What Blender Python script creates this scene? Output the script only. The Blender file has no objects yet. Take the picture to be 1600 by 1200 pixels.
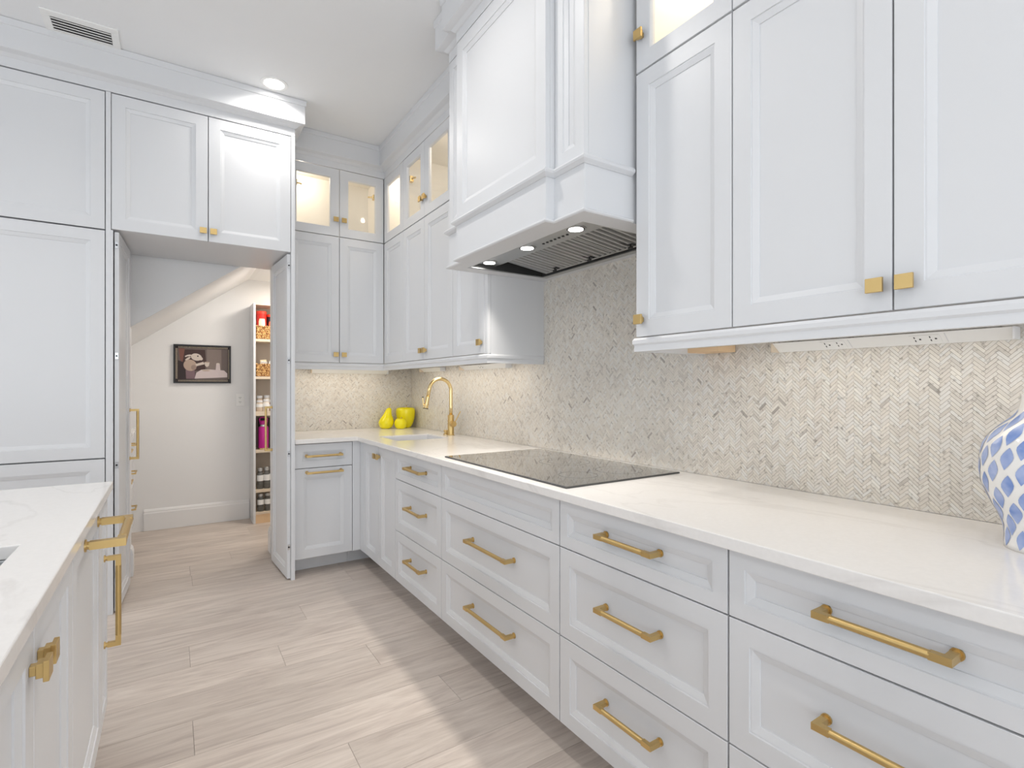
import bpy, math, random
from mathutils import Vector, Matrix
random.seed(7)
PI = math.pi
sc = bpy.context.scene
C = sc.collection

# ------------------------------------------------------------------ camera, world, lights, exposure
F_PX, YAW, CY = 818.5, math.radians(33.054), 603.5
cam = bpy.data.cameras.new('camera'); cam_o = bpy.data.objects.new('camera', cam); C.objects.link(cam_o)
cam.sensor_width = 36.0; cam.lens = 36.0 * F_PX / 1600.0
cam.shift_y = (CY - 600.0) / 1600.0
cam.clip_start = 0.02
cam_o.location = (0, 0, 1.268); cam_o.rotation_euler = (PI / 2, 0, -YAW)
sc.camera = cam_o
vs = sc.view_settings
vs.view_transform = 'Standard'; vs.look = 'None'; vs.gamma = 1.0; vs.use_curve_mapping = False
vs.exposure = 0.0
sc.cycles.use_denoising = True
sc.cycles.max_bounces = 10; sc.cycles.diffuse_bounces = 6; sc.cycles.glossy_bounces = 4
sc.cycles.transmission_bounces = 6; sc.cycles.transparent_max_bounces = 8
sc.cycles.caustics_reflective = False; sc.cycles.caustics_refractive = False
sc.cycles.sample_clamp_indirect = 4.0

world = bpy.data.worlds.new('daylight'); sc.world = world; world.use_nodes = True
bg = world.node_tree.nodes['Background']; bg.inputs[0].default_value = (0.86, 0.93, 1.0, 1); bg.inputs[1].default_value = 1.6

def area(name, loc, rot, sx, sy, power, col=(1, 1, 1), shape='RECTANGLE', spread=PI):
    l = bpy.data.lights.new(name, 'AREA'); l.shape = shape; l.size = sx; l.size_y = sy
    l.energy = power; l.color = col; l.spread = spread
    o = bpy.data.objects.new(name, l); C.objects.link(o); o.location = loc; o.rotation_euler = rot
    return o
def spot(name, loc, power, col, angle=120, r=0.03, blend=0.6, rot=(0, 0, 0)):
    l = bpy.data.lights.new(name, 'SPOT'); l.energy = power; l.color = col
    l.spot_size = math.radians(angle); l.spot_blend = blend; l.shadow_soft_size = r
    o = bpy.data.objects.new(name, l); C.objects.link(o); o.location = loc; o.rotation_euler = rot
    return o
def point(name, loc, power, col, r=0.02):
    l = bpy.data.lights.new(name, 'POINT'); l.energy = power; l.color = col; l.shadow_soft_size = r
    o = bpy.data.objects.new(name, l); C.objects.link(o); o.location = loc
    return o

ZC = 3.125
DAY = (0.86, 0.93, 1.0); WARM = (1.0, 0.90, 0.76); CAN = (1.0, 0.965, 0.92)
# added area lamps at the unseen rear and left windows, standing in for daylight
area('window_daylight_rear', (-0.9, -3.25, 1.25), (PI / 2, 0, 0), 4.6, 2.3, 58, DAY)
area('window_daylight_left', (-4.1, 1.2, 1.2), (PI / 2, 0, -PI / 2), 4.4, 2.2, 17, DAY)
# ceiling cans; those past the first two have no fixture, added as room fill
CANS_AND_FILL = [(0.53, 3.49), (0.53, 1.85), (0.53, 0.2), (-1.9, 2.6), (-1.9, 0.6), (-1.9, -1.6), (0.53, -1.5)]
for p in CANS_AND_FILL:
    area('can_light_beam', (p[0], p[1], ZC - 0.02), (0, 0, 0), 0.11, 0.11, {0: 4.2, 1: 6.2, 2: 3.0, 6: 4.5}.get(CANS_AND_FILL.index(p), 7.0), CAN, 'DISK', math.radians(150))
# hood lamps
for y in (1.585, 1.92, 2.25):
    spot('hood_lamp_beam', (1.33, y, 1.872), 20, (1.0, 0.94, 0.86), 112, 0.03, 1.0, (0, math.radians(14), 0))
# strips under the upper cabinets
area('under_cabinet_glow', (1.58, 0.58, 1.415), (0, 0, 0), 0.10, 1.1, 1.1, WARM)
area('under_cabinet_glow', (1.60, 3.2, 1.415), (0, 0, 0), 0.10, 1.4, 2.1, WARM)
area('under_cabinet_glow', (1.10, 4.17, 1.415), (0, 0, 0), 0.7, 0.10, 1.3, WARM)
# pantry
area('pantry_ceiling_glow', (1.05, 4.95, 2.25), (0, 0, 0), 0.3, 0.3, 15, (1.0, 0.92, 0.82))

# ------------------------------------------------------------------ materials
def srgb(r, g, b):
    def f(c):
        c /= 255.0
        return c / 12.92 if c <= 0.04045 else ((c + 0.055) / 1.055) ** 2.4
    return (f(r), f(g), f(b), 1)
def new_mat(name):
    m = bpy.data.materials.new(name); m.use_nodes = True
    nt = m.node_tree; b = nt.nodes['Principled BSDF']
    return m, nt, b
def simple(name, col, rough=0.5, metal=0.0, bump=0.0, bscale=60, var=0.0, vscale=6, spec=None):
    m, nt, b = new_mat(name)
    b.inputs['Base Color'].default_value = col
    b.inputs['Roughness'].default_value = rough; b.inputs['Metallic'].default_value = metal
    if spec is not None: b.inputs['Specular IOR Level'].default_value = spec
    tc = nt.nodes.new('ShaderNodeTexCoord')
    if bump:
        n = nt.nodes.new('ShaderNodeTexNoise'); n.inputs['Scale'].default_value = bscale; n.inputs['Detail'].default_value = 3
        bp = nt.nodes.new('ShaderNodeBump'); bp.inputs['Strength'].default_value = bump; bp.inputs['Distance'].default_value = 0.002
        nt.links.new(tc.outputs['Object'], n.inputs['Vector']); nt.links.new(n.outputs['Fac'], bp.inputs['Height'])
        nt.links.new(bp.outputs['Normal'], b.inputs['Normal'])
    n2 = nt.nodes.new('ShaderNodeTexNoise'); n2.inputs['Scale'].default_value = vscale; n2.inputs['Detail'].default_value = 4
    nt.links.new(tc.outputs['Object'], n2.inputs['Vector'])
    mx = nt.nodes.new('ShaderNodeMix'); mx.data_type = 'RGBA'
    v = max(var, 0.01)
    mx.inputs['A'].default_value = tuple(min(1, c * (1 - v)) for c in col[:3]) + (1,)
    mx.inputs['B'].default_value = tuple(min(1, c * (1 + v)) for c in col[:3]) + (1,)
    nt.links.new(n2.outputs['Fac'], mx.inputs['Factor']); nt.links.new(mx.outputs['Result'], b.inputs['Base Color'])
    return m
def emit(name, col, strength):
    m, nt, b = new_mat(name)
    b.inputs['Base Color'].default_value = (0.9, 0.9, 0.9, 1)
    b.inputs['Emission Color'].default_value = col; b.inputs['Emission Strength'].default_value = strength
    return m

M = {}
M['lacquer'] = simple('white_lacquer', srgb(219, 220, 222), 0.38, var=0.006, vscale=3)
M['wall'] = simple('white_wall_paint', srgb(234, 234, 234), 0.6, bump=0.05, bscale=180, var=0.01)
M['ceiling'] = simple('ceiling_paint', srgb(236, 237, 238), 0.8, bump=0.04, bscale=200, var=0.01)
M['carcass_dark'] = simple('gap_shadow', srgb(70, 70, 72), 0.8)
M['cream'] = simple('cream_interior', srgb(244, 240, 232), 0.5, var=0.02)
M['toe'] = simple('toe_kick_white', srgb(226, 227, 229), 0.4)
M['grout'] = simple('grout', srgb(214, 207, 197), 0.8)
M['chrome'] = simple('chrome', (0.75, 0.76, 0.78, 1), 0.2, 1.0)
M['black'] = simple('black_plastic', srgb(22, 22, 24), 0.4)
M['dark_steel'] = simple('dark_steel', (0.10, 0.10, 0.10, 1), 0.45, 0.6)
M['white_plastic'] = simple('white_plastic', srgb(240, 240, 238), 0.35)
M['yellow'] = simple('yellow_glaze', srgb(240, 226, 22), 0.12, var=0.06, vscale=18)
M['vase_white'] = simple('vase_white_glaze', srgb(240, 238, 234), 0.12)
M['steel'] = simple('brushed_steel', (0.52, 0.52, 0.51, 1), 0.34, 1.0, var=0.05, vscale=30)
M['sinkm'] = simple('sink_white', srgb(224, 224, 226), 0.25)
M['sink_steel'] = simple('sink_steel', (0.60, 0.61, 0.62, 1), 0.3, 0.7)
M['maple'] = simple('maple', srgb(232, 200, 160), 0.5, var=0.06, vscale=20)
M['shelf'] = simple('greige_shelf', srgb(196, 184, 170), 0.5, var=0.02)
M['shelf_edge'] = simple('light_shelf_edge', srgb(222, 206, 184), 0.45)
M['lamp'] = emit('lamp_white', (1, 0.97, 0.92, 1), 14)
M['puck'] = emit('puck_warm', (1, 0.93, 0.80, 1), 10)

def brass(name, col, rough):
    m, nt, b = new_mat(name)
    b.inputs['Metallic'].default_value = 1.0
    tc = nt.nodes.new('ShaderNodeTexCoord'); mp = nt.nodes.new('ShaderNodeMapping'); mp.inputs['Scale'].default_value = (40, 40, 400)
    n = nt.nodes.new('ShaderNodeTexNoise'); n.inputs['Scale'].default_value = 6; n.inputs['Detail'].default_value = 2
    nt.links.new(tc.outputs['Object'], mp.inputs['Vector']); nt.links.new(mp.outputs['Vector'], n.inputs['Vector'])
    mr = nt.nodes.new('ShaderNodeMapRange'); mr.inputs['To Min'].default_value = rough - 0.05; mr.inputs['To Max'].default_value = rough + 0.07
    nt.links.new(n.outputs['Fac'], mr.inputs['Value']); nt.links.new(mr.outputs['Result'], b.inputs['Roughness'])
    b.inputs['Base Color'].default_value = col
    return m
M['brass'] = brass('satin_brass', (0.66, 0.47, 0.20, 1), 0.36)
M['brass_light'] = brass('polished_brass', (0.82, 0.63, 0.32, 1), 0.2)

def glass_mat():
    m, nt, b = new_mat('clear_glass')
    out = nt.nodes['Material Output']
    tr = nt.nodes.new('ShaderNodeBsdfTransparent'); gl = nt.nodes.new('ShaderNodeBsdfGlossy'); gl.inputs['Roughness'].default_value = 0.03
    fr = nt.nodes.new('ShaderNodeFresnel'); fr.inputs['IOR'].default_value = 1.4
    mx = nt.nodes.new('ShaderNodeMixShader')
    ge = nt.nodes.new('ShaderNodeNewGeometry'); iv = nt.nodes.new('ShaderNodeMath'); iv.operation = 'SUBTRACT'; iv.inputs[0].default_value = 1.0
    ml = nt.nodes.new('ShaderNodeMath'); ml.operation = 'MULTIPLY'
    nt.links.new(ge.outputs['Backfacing'], iv.inputs[1]); nt.links.new(iv.outputs[0], ml.inputs[0]); nt.links.new(fr.outputs[0], ml.inputs[1])
    nt.links.new(ml.outputs[0], mx.inputs[0]); nt.links.new(tr.outputs[0], mx.inputs[1]); nt.links.new(gl.outputs[0], mx.inputs[2])
    nt.links.new(mx.outputs[0], out.inputs['Surface'])
    return m
M['glass'] = glass_mat()

def jar_mat():
    m, nt, b = new_mat('jar_glass')
    b.inputs['Base Color'].default_value = srgb(120, 122, 120); b.inputs['Roughness'].default_value = 0.1
    b.inputs['Alpha'].default_value = 0.55
    return m
M['jar'] = jar_mat()

def quartz(name, base, vein, amt):
    m, nt, b = new_mat(name)
    b.inputs['Roughness'].default_value = 0.13
    tc = nt.nodes.new('ShaderNodeTexCoord')
    mp = nt.nodes.new('ShaderNodeMapping'); mp.inputs['Rotation'].default_value = (0, 0, 0.5); mp.inputs['Scale'].default_value = (1.0, 0.38, 1.0)
    nt.links.new(tc.outputs['Object'], mp.inputs['Vector'])
    n = nt.nodes.new('ShaderNodeTexNoise'); n.inputs['Scale'].default_value = 2.6; n.inputs['Detail'].default_value = 6; n.inputs['Distortion'].default_value = 0.9
    nt.links.new(mp.outputs[0], n.inputs['Vector'])
    r = nt.nodes.new('ShaderNodeValToRGB'); e = r.color_ramp.elements
    e[0].position = 0.485; e[0].color = (0, 0, 0, 1); e[1].position = 0.515; e[1].color = (0, 0, 0, 1)
    k = r.color_ramp.elements.new(0.50); k.color = (1, 1, 1, 1)
    nt.links.new(n.outputs['Fac'], r.inputs[0])
    n3 = nt.nodes.new('ShaderNodeTexNoise'); n3.inputs['Scale'].default_value = 3.3; nt.links.new(tc.outputs['Object'], n3.inputs['Vector'])
    mul = nt.nodes.new('ShaderNodeMath'); mul.operation = 'MULTIPLY'; nt.links.new(r.outputs[0], mul.inputs[0]); nt.links.new(n3.outputs['Fac'], mul.inputs[1])
    mul2 = nt.nodes.new('ShaderNodeMath'); mul2.operation = 'MULTIPLY'; mul2.inputs[1].default_value = amt; nt.links.new(mul.outputs[0], mul2.inputs[0])
    n2 = nt.nodes.new('ShaderNodeTexNoise'); n2.inputs['Scale'].default_value = 90; n2.inputs['Detail'].default_value = 2; nt.links.new(tc.outputs['Object'], n2.inputs['Vector'])
    sp = nt.nodes.new('ShaderNodeMix'); sp.data_type = 'RGBA'
    sp.inputs['A'].default_value = tuple(c * 0.955 for c in base[:3]) + (1,); sp.inputs['B'].default_value = tuple(min(1, c * 1.03) for c in base[:3]) + (1,)
    nt.links.new(n2.outputs['Fac'], sp.inputs['Factor'])
    mx = nt.nodes.new('ShaderNodeMix'); mx.data_type = 'RGBA'; mx.inputs['B'].default_value = vein
    nt.links.new(sp.outputs['Result'], mx.inputs['A']); nt.links.new(mul2.outputs[0], mx.inputs['Factor'])
    nt.links.new(mx.outputs['Result'], b.inputs['Base Color'])
    return m
M['quartz'] = quartz('white_quartz', srgb(236, 233, 230), srgb(196, 190, 186), 0.42)

def wood_floor():
    m, nt, b = new_mat('oak_plank')
    tc = nt.nodes.new('ShaderNodeTexCoord'); oi = nt.nodes.new('ShaderNodeObjectInfo')
    add = nt.nodes.new('ShaderNodeVectorMath'); add.operation = 'ADD'
    sc1 = nt.nodes.new('ShaderNodeMath'); sc1.operation = 'MULTIPLY'; sc1.inputs[1].default_value = 37.0
    nt.links.new(oi.outputs['Random'], sc1.inputs[0])
    nt.links.new(tc.outputs['Object'], add.inputs[0]); nt.links.new(sc1.outputs[0], add.inputs[1])
    mp = nt.nodes.new('ShaderNodeMapping'); mp.inputs['Scale'].default_value = (0.8, 7, 4)
    nt.links.new(add.outputs[0], mp.inputs['Vector'])
    n = nt.nodes.new('ShaderNodeTexNoise'); n.inputs['Scale'].default_value = 2.2; n.inputs['Detail'].default_value = 6; n.inputs['Roughness'].default_value = 0.62; n.inputs['Distortion'].default_value = 1.8
    nt.links.new(mp.outputs[0], n.inputs['Vector'])
    mp2 = nt.nodes.new('ShaderNodeMapping'); mp2.inputs['Scale'].default_value = (3.5, 60, 20); nt.links.new(add.outputs[0], mp2.inputs['Vector'])
    nf = nt.nodes.new('ShaderNodeTexNoise'); nf.inputs['Scale'].default_value = 2.0; nf.inputs['Detail'].default_value = 3; nt.links.new(mp2.outputs[0], nf.inputs['Vector'])
    r = nt.nodes.new('ShaderNodeValToRGB'); e = r.color_ramp.elements
    e[0].position = 0.30; e[0].color = srgb(184, 171, 162); e[1].position = 0.72; e[1].color = srgb(217, 206, 196)
    k = e.new(0.5); k.color = srgb(203, 191, 181)
    nt.links.new(n.outputs['Fac'], r.inputs[0])
    mx = nt.nodes.new('ShaderNodeMix'); mx.data_type = 'RGBA'; mx.blend_type = 'MULTIPLY'; mx.inputs['Factor'].default_value = 0.40
    r2 = nt.nodes.new('ShaderNodeValToRGB'); f = r2.color_ramp.elements
    f[0].position = 0.36; f[0].color = (0.84, 0.82, 0.80, 1); f[1].position = 0.56; f[1].color = (1, 1, 1, 1)
    nt.links.new(nf.outputs['Fac'], r2.inputs[0]); nt.links.new(r.outputs[0], mx.inputs['A']); nt.links.new(r2.outputs[0], mx.inputs['B'])
    hsv = nt.nodes.new('ShaderNodeHueSaturation'); mr = nt.nodes.new('ShaderNodeMapRange'); mr.inputs['To Min'].default_value = 0.90; mr.inputs['To Max'].default_value = 1.08
    nt.links.new(oi.outputs['Random'], mr.inputs['Value']); nt.links.new(mr.outputs['Result'], hsv.inputs['Value']); nt.links.new(mx.outputs['Result'], hsv.inputs['Color'])
    nt.links.new(hsv.outputs[0], b.inputs['Base Color'])
    b.inputs['Roughness'].default_value = 0.42
    bp = nt.nodes.new('ShaderNodeBump'); bp.inputs['Strength'].default_value = 0.15; bp.inputs['Distance'].default_value = 0.001
    nt.links.new(nf.outputs['Fac'], bp.inputs['Height']); nt.links.new(bp.outputs[0], b.inputs['Normal'])
    return m
M['plank'] = wood_floor()
M['joint'] = simple('plank_joint', srgb(128, 114, 104), 0.8)

def tile_mat():
    m, nt, b = new_mat('marble_tile')
    at = nt.nodes.new('ShaderNodeAttribute'); at.attribute_name = 'tone'
    tc = nt.nodes.new('ShaderNodeTexCoord')
    n = nt.nodes.new('ShaderNodeTexNoise'); n.inputs['Scale'].default_value = 3.2; n.inputs['Detail'].default_value = 3
    geo = nt.nodes.new('ShaderNodeNewGeometry')
    nt.links.new(geo.outputs['Position'], n.inputs['Vector'])
    s = nt.nodes.new('ShaderNodeMath'); s.operation = 'ADD'
    s1 = nt.nodes.new('ShaderNodeMath'); s1.operation = 'MULTIPLY_ADD'; s1.inputs[1].default_value = 0.55; s1.inputs[2].default_value = -0.275
    nt.links.new(n.outputs['Fac'], s1.inputs[0]); nt.links.new(at.outputs['Fac'], s.inputs[0]); nt.links.new(s1.outputs[0], s.inputs[1])
    r = nt.nodes.new('ShaderNodeValToRGB'); e = r.color_ramp.elements
    e[0].position = 0.0; e[0].color = srgb(168, 160, 152); e[1].position = 1.0; e[1].color = srgb(232, 228, 220)
    for p, c in ((0.10, (196, 189, 180)), (0.25, (212, 205, 195)), (0.5, (220, 213, 202)), (0.72, (223, 220, 214)), (0.86, (227, 220, 208))):
        k = e.new(p); k.color = srgb(*c)
    nt.links.new(s.outputs[0], r.inputs[0])
    n2 = nt.nodes.new('ShaderNodeTexNoise'); n2.inputs['Scale'].default_value = 85; n2.inputs['Detail'].default_value = 4; nt.links.new(geo.outputs['Position'], n2.inputs['Vector'])
    mx = nt.nodes.new('ShaderNodeMix'); mx.data_type = 'RGBA'; mx.blend_type = 'MULTIPLY'; mx.inputs['Factor'].default_value = 0.85
    r2 = nt.nodes.new('ShaderNodeValToRGB'); f = r2.color_ramp.elements; f[0].position = 0.28; f[0].color = (0.50, 0.48, 0.46, 1); f[1].position = 0.42; f[1].color = (1, 1, 1, 1)
    nt.links.new(n2.outputs['Fac'], r2.inputs[0]); nt.links.new(r.outputs[0], mx.inputs['A']); nt.links.new(r2.outputs[0], mx.inputs['B'])
    nt.links.new(mx.outputs['Result'], b.inputs['Base Color'])
    b.inputs['Roughness'].default_value = 0.3
    return m
M['tile'] = tile_mat()

def cook_mat():
    m, nt, b = new_mat('ceramic_glass_black')
    b.inputs['Base Color'].default_value = srgb(38, 36, 34); b.inputs['Roughness'].default_value = 0.04
    b.inputs['IOR'].default_value = 2.6
    b.inputs['Coat Weight'].default_value = 1.0; b.inputs['Coat Roughness'].default_value = 0.02; b.inputs['Coat IOR'].default_value = 2.2
    return m
M['cook'] = cook_mat()

def leaf_mat():
    m, nt, b = new_mat('blue_glaze')
    tc = nt.nodes.new('ShaderNodeTexCoord'); n = nt.nodes.new('ShaderNodeTexNoise'); n.inputs['Scale'].default_value = 22; n.inputs['Detail'].default_value = 3
    nt.links.new(tc.outputs['Object'], n.inputs['Vector'])
    r = nt.nodes.new('ShaderNodeValToRGB'); e = r.color_ramp.elements
    e[0].position = 0.32; e[0].color = srgb(118, 146, 204); e[1].position = 0.7; e[1].color = srgb(182, 194, 226)
    nt.links.new(n.outputs['Fac'], r.inputs[0]); nt.links.new(r.outputs[0], b.inputs['Base Color']); b.inputs['Roughness'].default_value = 0.12
    return m
M['leaf'] = leaf_mat()
def basket_mat():
    m, nt, b = new_mat('seagrass')
    tc = nt.nodes.new('ShaderNodeTexCoord'); n = nt.nodes.new('ShaderNodeTexNoise'); n.inputs['Scale'].default_value = 55; n.inputs['Detail'].default_value = 3
    nt.links.new(tc.outputs['Object'], n.inputs['Vector'])
    r = nt.nodes.new('ShaderNodeValToRGB'); e = r.color_ramp.elements
    e[0].position = 0.35; e[0].color = srgb(140, 84, 40); e[1].position = 0.62; e[1].color = srgb(226, 184, 120)
    nt.links.new(n.outputs['Fac'], r.inputs[0]); nt.links.new(r.outputs[0], b.inputs['Base Color']); b.inputs['Roughness'].default_value = 0.7
    return m
M['basket'] = basket_mat()

# ------------------------------------------------------------------ mesh helpers
class MB:
    def __init__(s): s.v = []; s.f = []; s.m = []
    def add(s, vs, fs, mi=0):
        o = len(s.v); s.v += [tuple(p) for p in vs]
        for f in fs: s.f.append(tuple(i + o for i in f)); s.m.append(mi)
    def box(s, x0, x1, y0, y1, z0, z1, mi=0):
        s.add([(x0, y0, z0), (x1, y0, z0), (x1, y1, z0), (x0, y1, z0), (x0, y0, z1), (x1, y0, z1), (x1, y1, z1), (x0, y1, z1)],
              [(0, 3, 2, 1), (4, 5, 6, 7), (0, 1, 5, 4), (1, 2, 6, 5), (2, 3, 7, 6), (3, 0, 4, 7)], mi)
        return s
    def prism(s, pts, axis, a, b, mi=0):
        """pts: 2D polygon, extruded along axis ('x','y','z') from a to b"""
        def mk(p, t):
            return (t, p[0], p[1]) if axis == 'x' else (p[0], t, p[1]) if axis == 'y' else (p[0], p[1], t)
        n = len(pts)
        s.add([mk(p, a) for p in pts] + [mk(p, b) for p in pts],
              [tuple(range(n))[::-1], tuple(range(n, 2 * n))] + [(i, (i + 1) % n, n + (i + 1) % n, n + i) for i in range(n)], mi)
        return s
    def cyl(s, p0, p1, r0, r1=None, n=16, mi=0, caps=True):
        r1 = r0 if r1 is None else r1
        p0 = Vector(p0); p1 = Vector(p1); d = (p1 - p0).normalized()
        a = Vector((0, 0, 1)) if abs(d.z) < 0.9 else Vector((1, 0, 0))
        u = d.cross(a).normalized(); w = d.cross(u)
        vs = []
        for p, r in ((p0, r0), (p1, r1)):
            for i in range(n):
                t = 2 * PI * i / n; vs.append(p + u * (r * math.cos(t)) + w * (r * math.sin(t)))
        fs = [(i, (i + 1) % n, n + (i + 1) % n, n + i) for i in range(n)]
        if caps: fs += [tuple(range(n))[::-1], tuple(range(n, 2 * n))]
        s.add(vs, fs, mi); return s
    def tube(s, pts, rs, n=14, mi=0):
        P = [Vector(p) for p in pts]
        if not hasattr(rs, '__len__'): rs = [rs] * len(P)
        up = None; vs = []
        for k, p in enumerate(P):
            d = (P[min(k + 1, len(P) - 1)] - P[max(k - 1, 0)]).normalized()
            if up is None:
                a = Vector((0, 1, 0)) if abs(d.y) < 0.9 else Vector((1, 0, 0)); up = (a - d * a.dot(d)).normalized()
            up = (up - d * up.dot(d)).normalized(); w = d.cross(up)
            for i in range(n):
                t = 2 * PI * i / n; vs.append(p + up * (rs[k] * math.cos(t)) + w * (rs[k] * math.sin(t)))
        fs = []
        for k in range(len(P) - 1):
            for i in range(n): fs.append((k * n + i, k * n + (i + 1) % n, (k + 1) * n + (i + 1) % n, (k + 1) * n + i))
        fs += [tuple(range(n))[::-1], tuple(range((len(P) - 1) * n, len(P) * n))]
        s.add(vs, fs, mi); return s
    def lathe(s, prof, c=(0, 0, 0), n=32, mi=0, cap=True, sx=1, sy=1):
        vs = []
        for r, z in prof:
            for i in range(n):
                t = 2 * PI * i / n; vs.append((c[0] + sx * r * math.cos(t), c[1] + sy * r * math.sin(t), c[2] + z))
        fs = []
        for k in range(len(prof) - 1):
            for i in range(n): fs.append((k * n + i, k * n + (i + 1) % n, (k + 1) * n + (i + 1) % n, (k + 1) * n + i))
        if cap: fs += [tuple(range(n))[::-1], tuple(range((len(prof) - 1) * n, len(prof) * n))]
        s.add(vs, fs, mi); return s
    def xf(s, mat, i0=0):
        for i in range(i0, len(s.v)): s.v[i] = tuple(mat @ Vector(s.v[i]))
        return s
    def mesh(s, name, mats):
        me = bpy.data.meshes.new(name); me.from_pydata(s.v, [], s.f)
        for m in mats: me.materials.append(m)
        if len(mats) > 1: me.polygons.foreach_set('material_index', s.m)
        me.update(); return me
    def build(s, name, mats, parent=None, smooth=None, bevel=0, loc=None, fix=False):
        if not isinstance(mats, (list, tuple)): mats = [mats]
        me = s.mesh(name, mats)
        if fix:
            import bmesh
            bm = bmesh.new(); bm.from_mesh(me); bmesh.ops.recalc_face_normals(bm, faces=bm.faces); bm.to_mesh(me); bm.free()
        if smooth is True: me.polygons.foreach_set('use_smooth', [True] * len(me.polygons))
        elif smooth:
            me.polygons.foreach_set('use_smooth', [True] * len(me.polygons))
            me.set_sharp_from_angle(angle=math.radians(smooth))
        o = bpy.data.objects.new(name, me); C.objects.link(o)
        if parent: o.parent = parent
        if loc: o.location = loc
        if bevel:
            md = o.modifiers.new('edge', 'BEVEL'); md.width = bevel; md.segments = 2; md.limit_method = 'ANGLE'; md.angle_limit = math.radians(50)
        return o

def tag(o, label=None, cat=None, group=None, kind=None):
    if label: o['label'] = label
    if cat: o['category'] = cat
    if group: o['group'] = group
    if kind: o['kind'] = kind
    return o
def empty(name, loc, rz=0, label=None, cat=None, group=None, kind=None):
    o = bpy.data.objects.new(name, None); C.objects.link(o); o.location = loc; o.rotation_euler = (0, 0, rz)
    o.empty_display_size = 0.1
    return tag(o, label, cat, group, kind)
RW, BK, IS = -PI / 2, 0.0, PI / 2      # facing -X, facing -Y, facing +X

# ------------------------------------------------------------------ joinery
FT = 0.020          # front thickness
def rings(x0, x1, z0, z1, prof):
    """prof: list of (inset, y). returns verts, ring faces"""
    vs = []; fs = []
    for d, y in prof:
        vs += [(x0 + d, y, z0 + d), (x1 - d, y, z0 + d), (x1 - d, y, z1 - d), (x0 + d, y, z1 - d)]
    for k in range(len(prof) - 1):
        for i in range(4):
            j = (i + 1) % 4
            fs.append((k * 4 + i, k * 4 + j, (k + 1) * 4 + j, (k + 1) * 4 + i))
    return vs, fs
def front(name, parent, x0, x1, z0, z1, f=0.058, glass=False, both=False):
    """shaker front with a stepped and bevelled inner moulding; face at y=0, looking -Y"""
    g = 0.0021; x0 += g; x1 -= g; z0 += g; z1 -= g
    b = MB()
    if glass:
        prof = [(0, FT), (0, 0.0012), (0.0012, 0), (f, 0), (f + 0.003, 0.003), (f + 0.006, 0.010), (f + 0.006, FT), (0, FT)]
        vs, fs = rings(x0, x1, z0, z1, prof); b.add(vs, fs)
        o = b.build(name, M['lacquer'], parent)
        p = MB().box(x0 + f, x1 - f, 0.012, 0.016, z0 + f, z1 - f)
        p.build('glass_pane', M['glass'], o)
        return o
    prof = [(0, FT), (0, 0.0012), (0.0012, 0), (f, 0), (f + 0.0012, 0.0035), (f + 0.0045, 0.0035), (f + 0.021, 0.0095), (f + 0.0215, 0.0125)]
    vs, fs = rings(x0, x1, z0, z1, prof); n = len(vs)
    fs.append((n - 4, n - 3, n - 2, n - 1)); fs.append((3, 2, 1, 0))
    b.add(vs, fs)
    return b.build(name, M['lacquer'], parent)
def knob(parent, x, z, s=1.0, name='knob'):
    b = MB()
    b.box(x - .008 * s, x + .008 * s, -.009 * s, 0, z - .008 * s, z + .008 * s)
    b.box(x - .012 * s, x + .012 * s, -.019 * s, -.009 * s, z - .012 * s, z + .012 * s)
    b.box(x - .018 * s, x + .018 * s, -.027 * s, -.019 * s, z - .017 * s, z + .017 * s)
    return b.build(name, M['brass'], parent, bevel=0.0008)
def pull(parent, x, z, L, vert=False, r=0.0078, proj=0.042, y0=0.0, name='pull'):
    """bar pull: washers, necks, square elbows, round bar. centre (x,z), length L"""
    b = MB(); h = L / 2; e = r * 0.92
    for s in (-1, 1):
        a = s * h
        b.cyl((a, y0, 0), (a, y0 - .004, 0), r * 1.45, n=14)
        b.cyl((a, y0 - .004, 0), (a, y0 - .012, 0), r * 0.95, n=12)
        b.box(a - e, a + e, y0 - proj - e, y0 - .010, -e, e)
        t = a - s * (r * 3.4)
        a2 = a - s * e
        b.box(min(a2, t), max(a2, t), y0 - proj - e * .99, y0 - proj + e * .99, -e * .99, e * .99)
    b.cyl((-h + r * 3.2, y0 - proj, 0), (h - r * 3.2, y0 - proj, 0), r * 1.02, n=16)
    m = Matrix.Rotation(PI / 2, 4, 'Y') if vert else Matrix.Identity(4)
    b.xf(Matrix.Translation((x, 0, z)) @ m)
    return b.build(name, M['brass'], parent, smooth=35)

def carcass(parent, x0, x1, z0, z1, depth, name='carcass', back=0.055, ends=(0, 0)):
    b = MB().box(x0, x1, back, depth, z0, z1)
    if ends[0]: b.box(x0, x0 + .014, FT + .001, back, z0, z1)
    if ends[1]: b.box(x1 - .014, x1, FT + .001, back, z0, z1)
    return b.build(name, M['lacquer'], parent)
def open_box(parent, x0, x1, z0, z1, depth, name='display_box'):
    b = MB(); t = 0.016; y0 = FT + 0.001
    b.box(x0, x0 + t, y0, depth, z0, z1); b.box(x1 - t, x1, y0, depth, z0, z1)
    b.box(x0 + t, x1 - t, y0, depth, z0, z0 + t); b.box(x0 + t, x1 - t, y0, depth, z1 - t, z1)
    b.box(x0 + t, x1 - t, depth - t, depth, z0 + t, z1 - t)
    o = b.build(name, M['cream'], parent)
    return o

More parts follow.
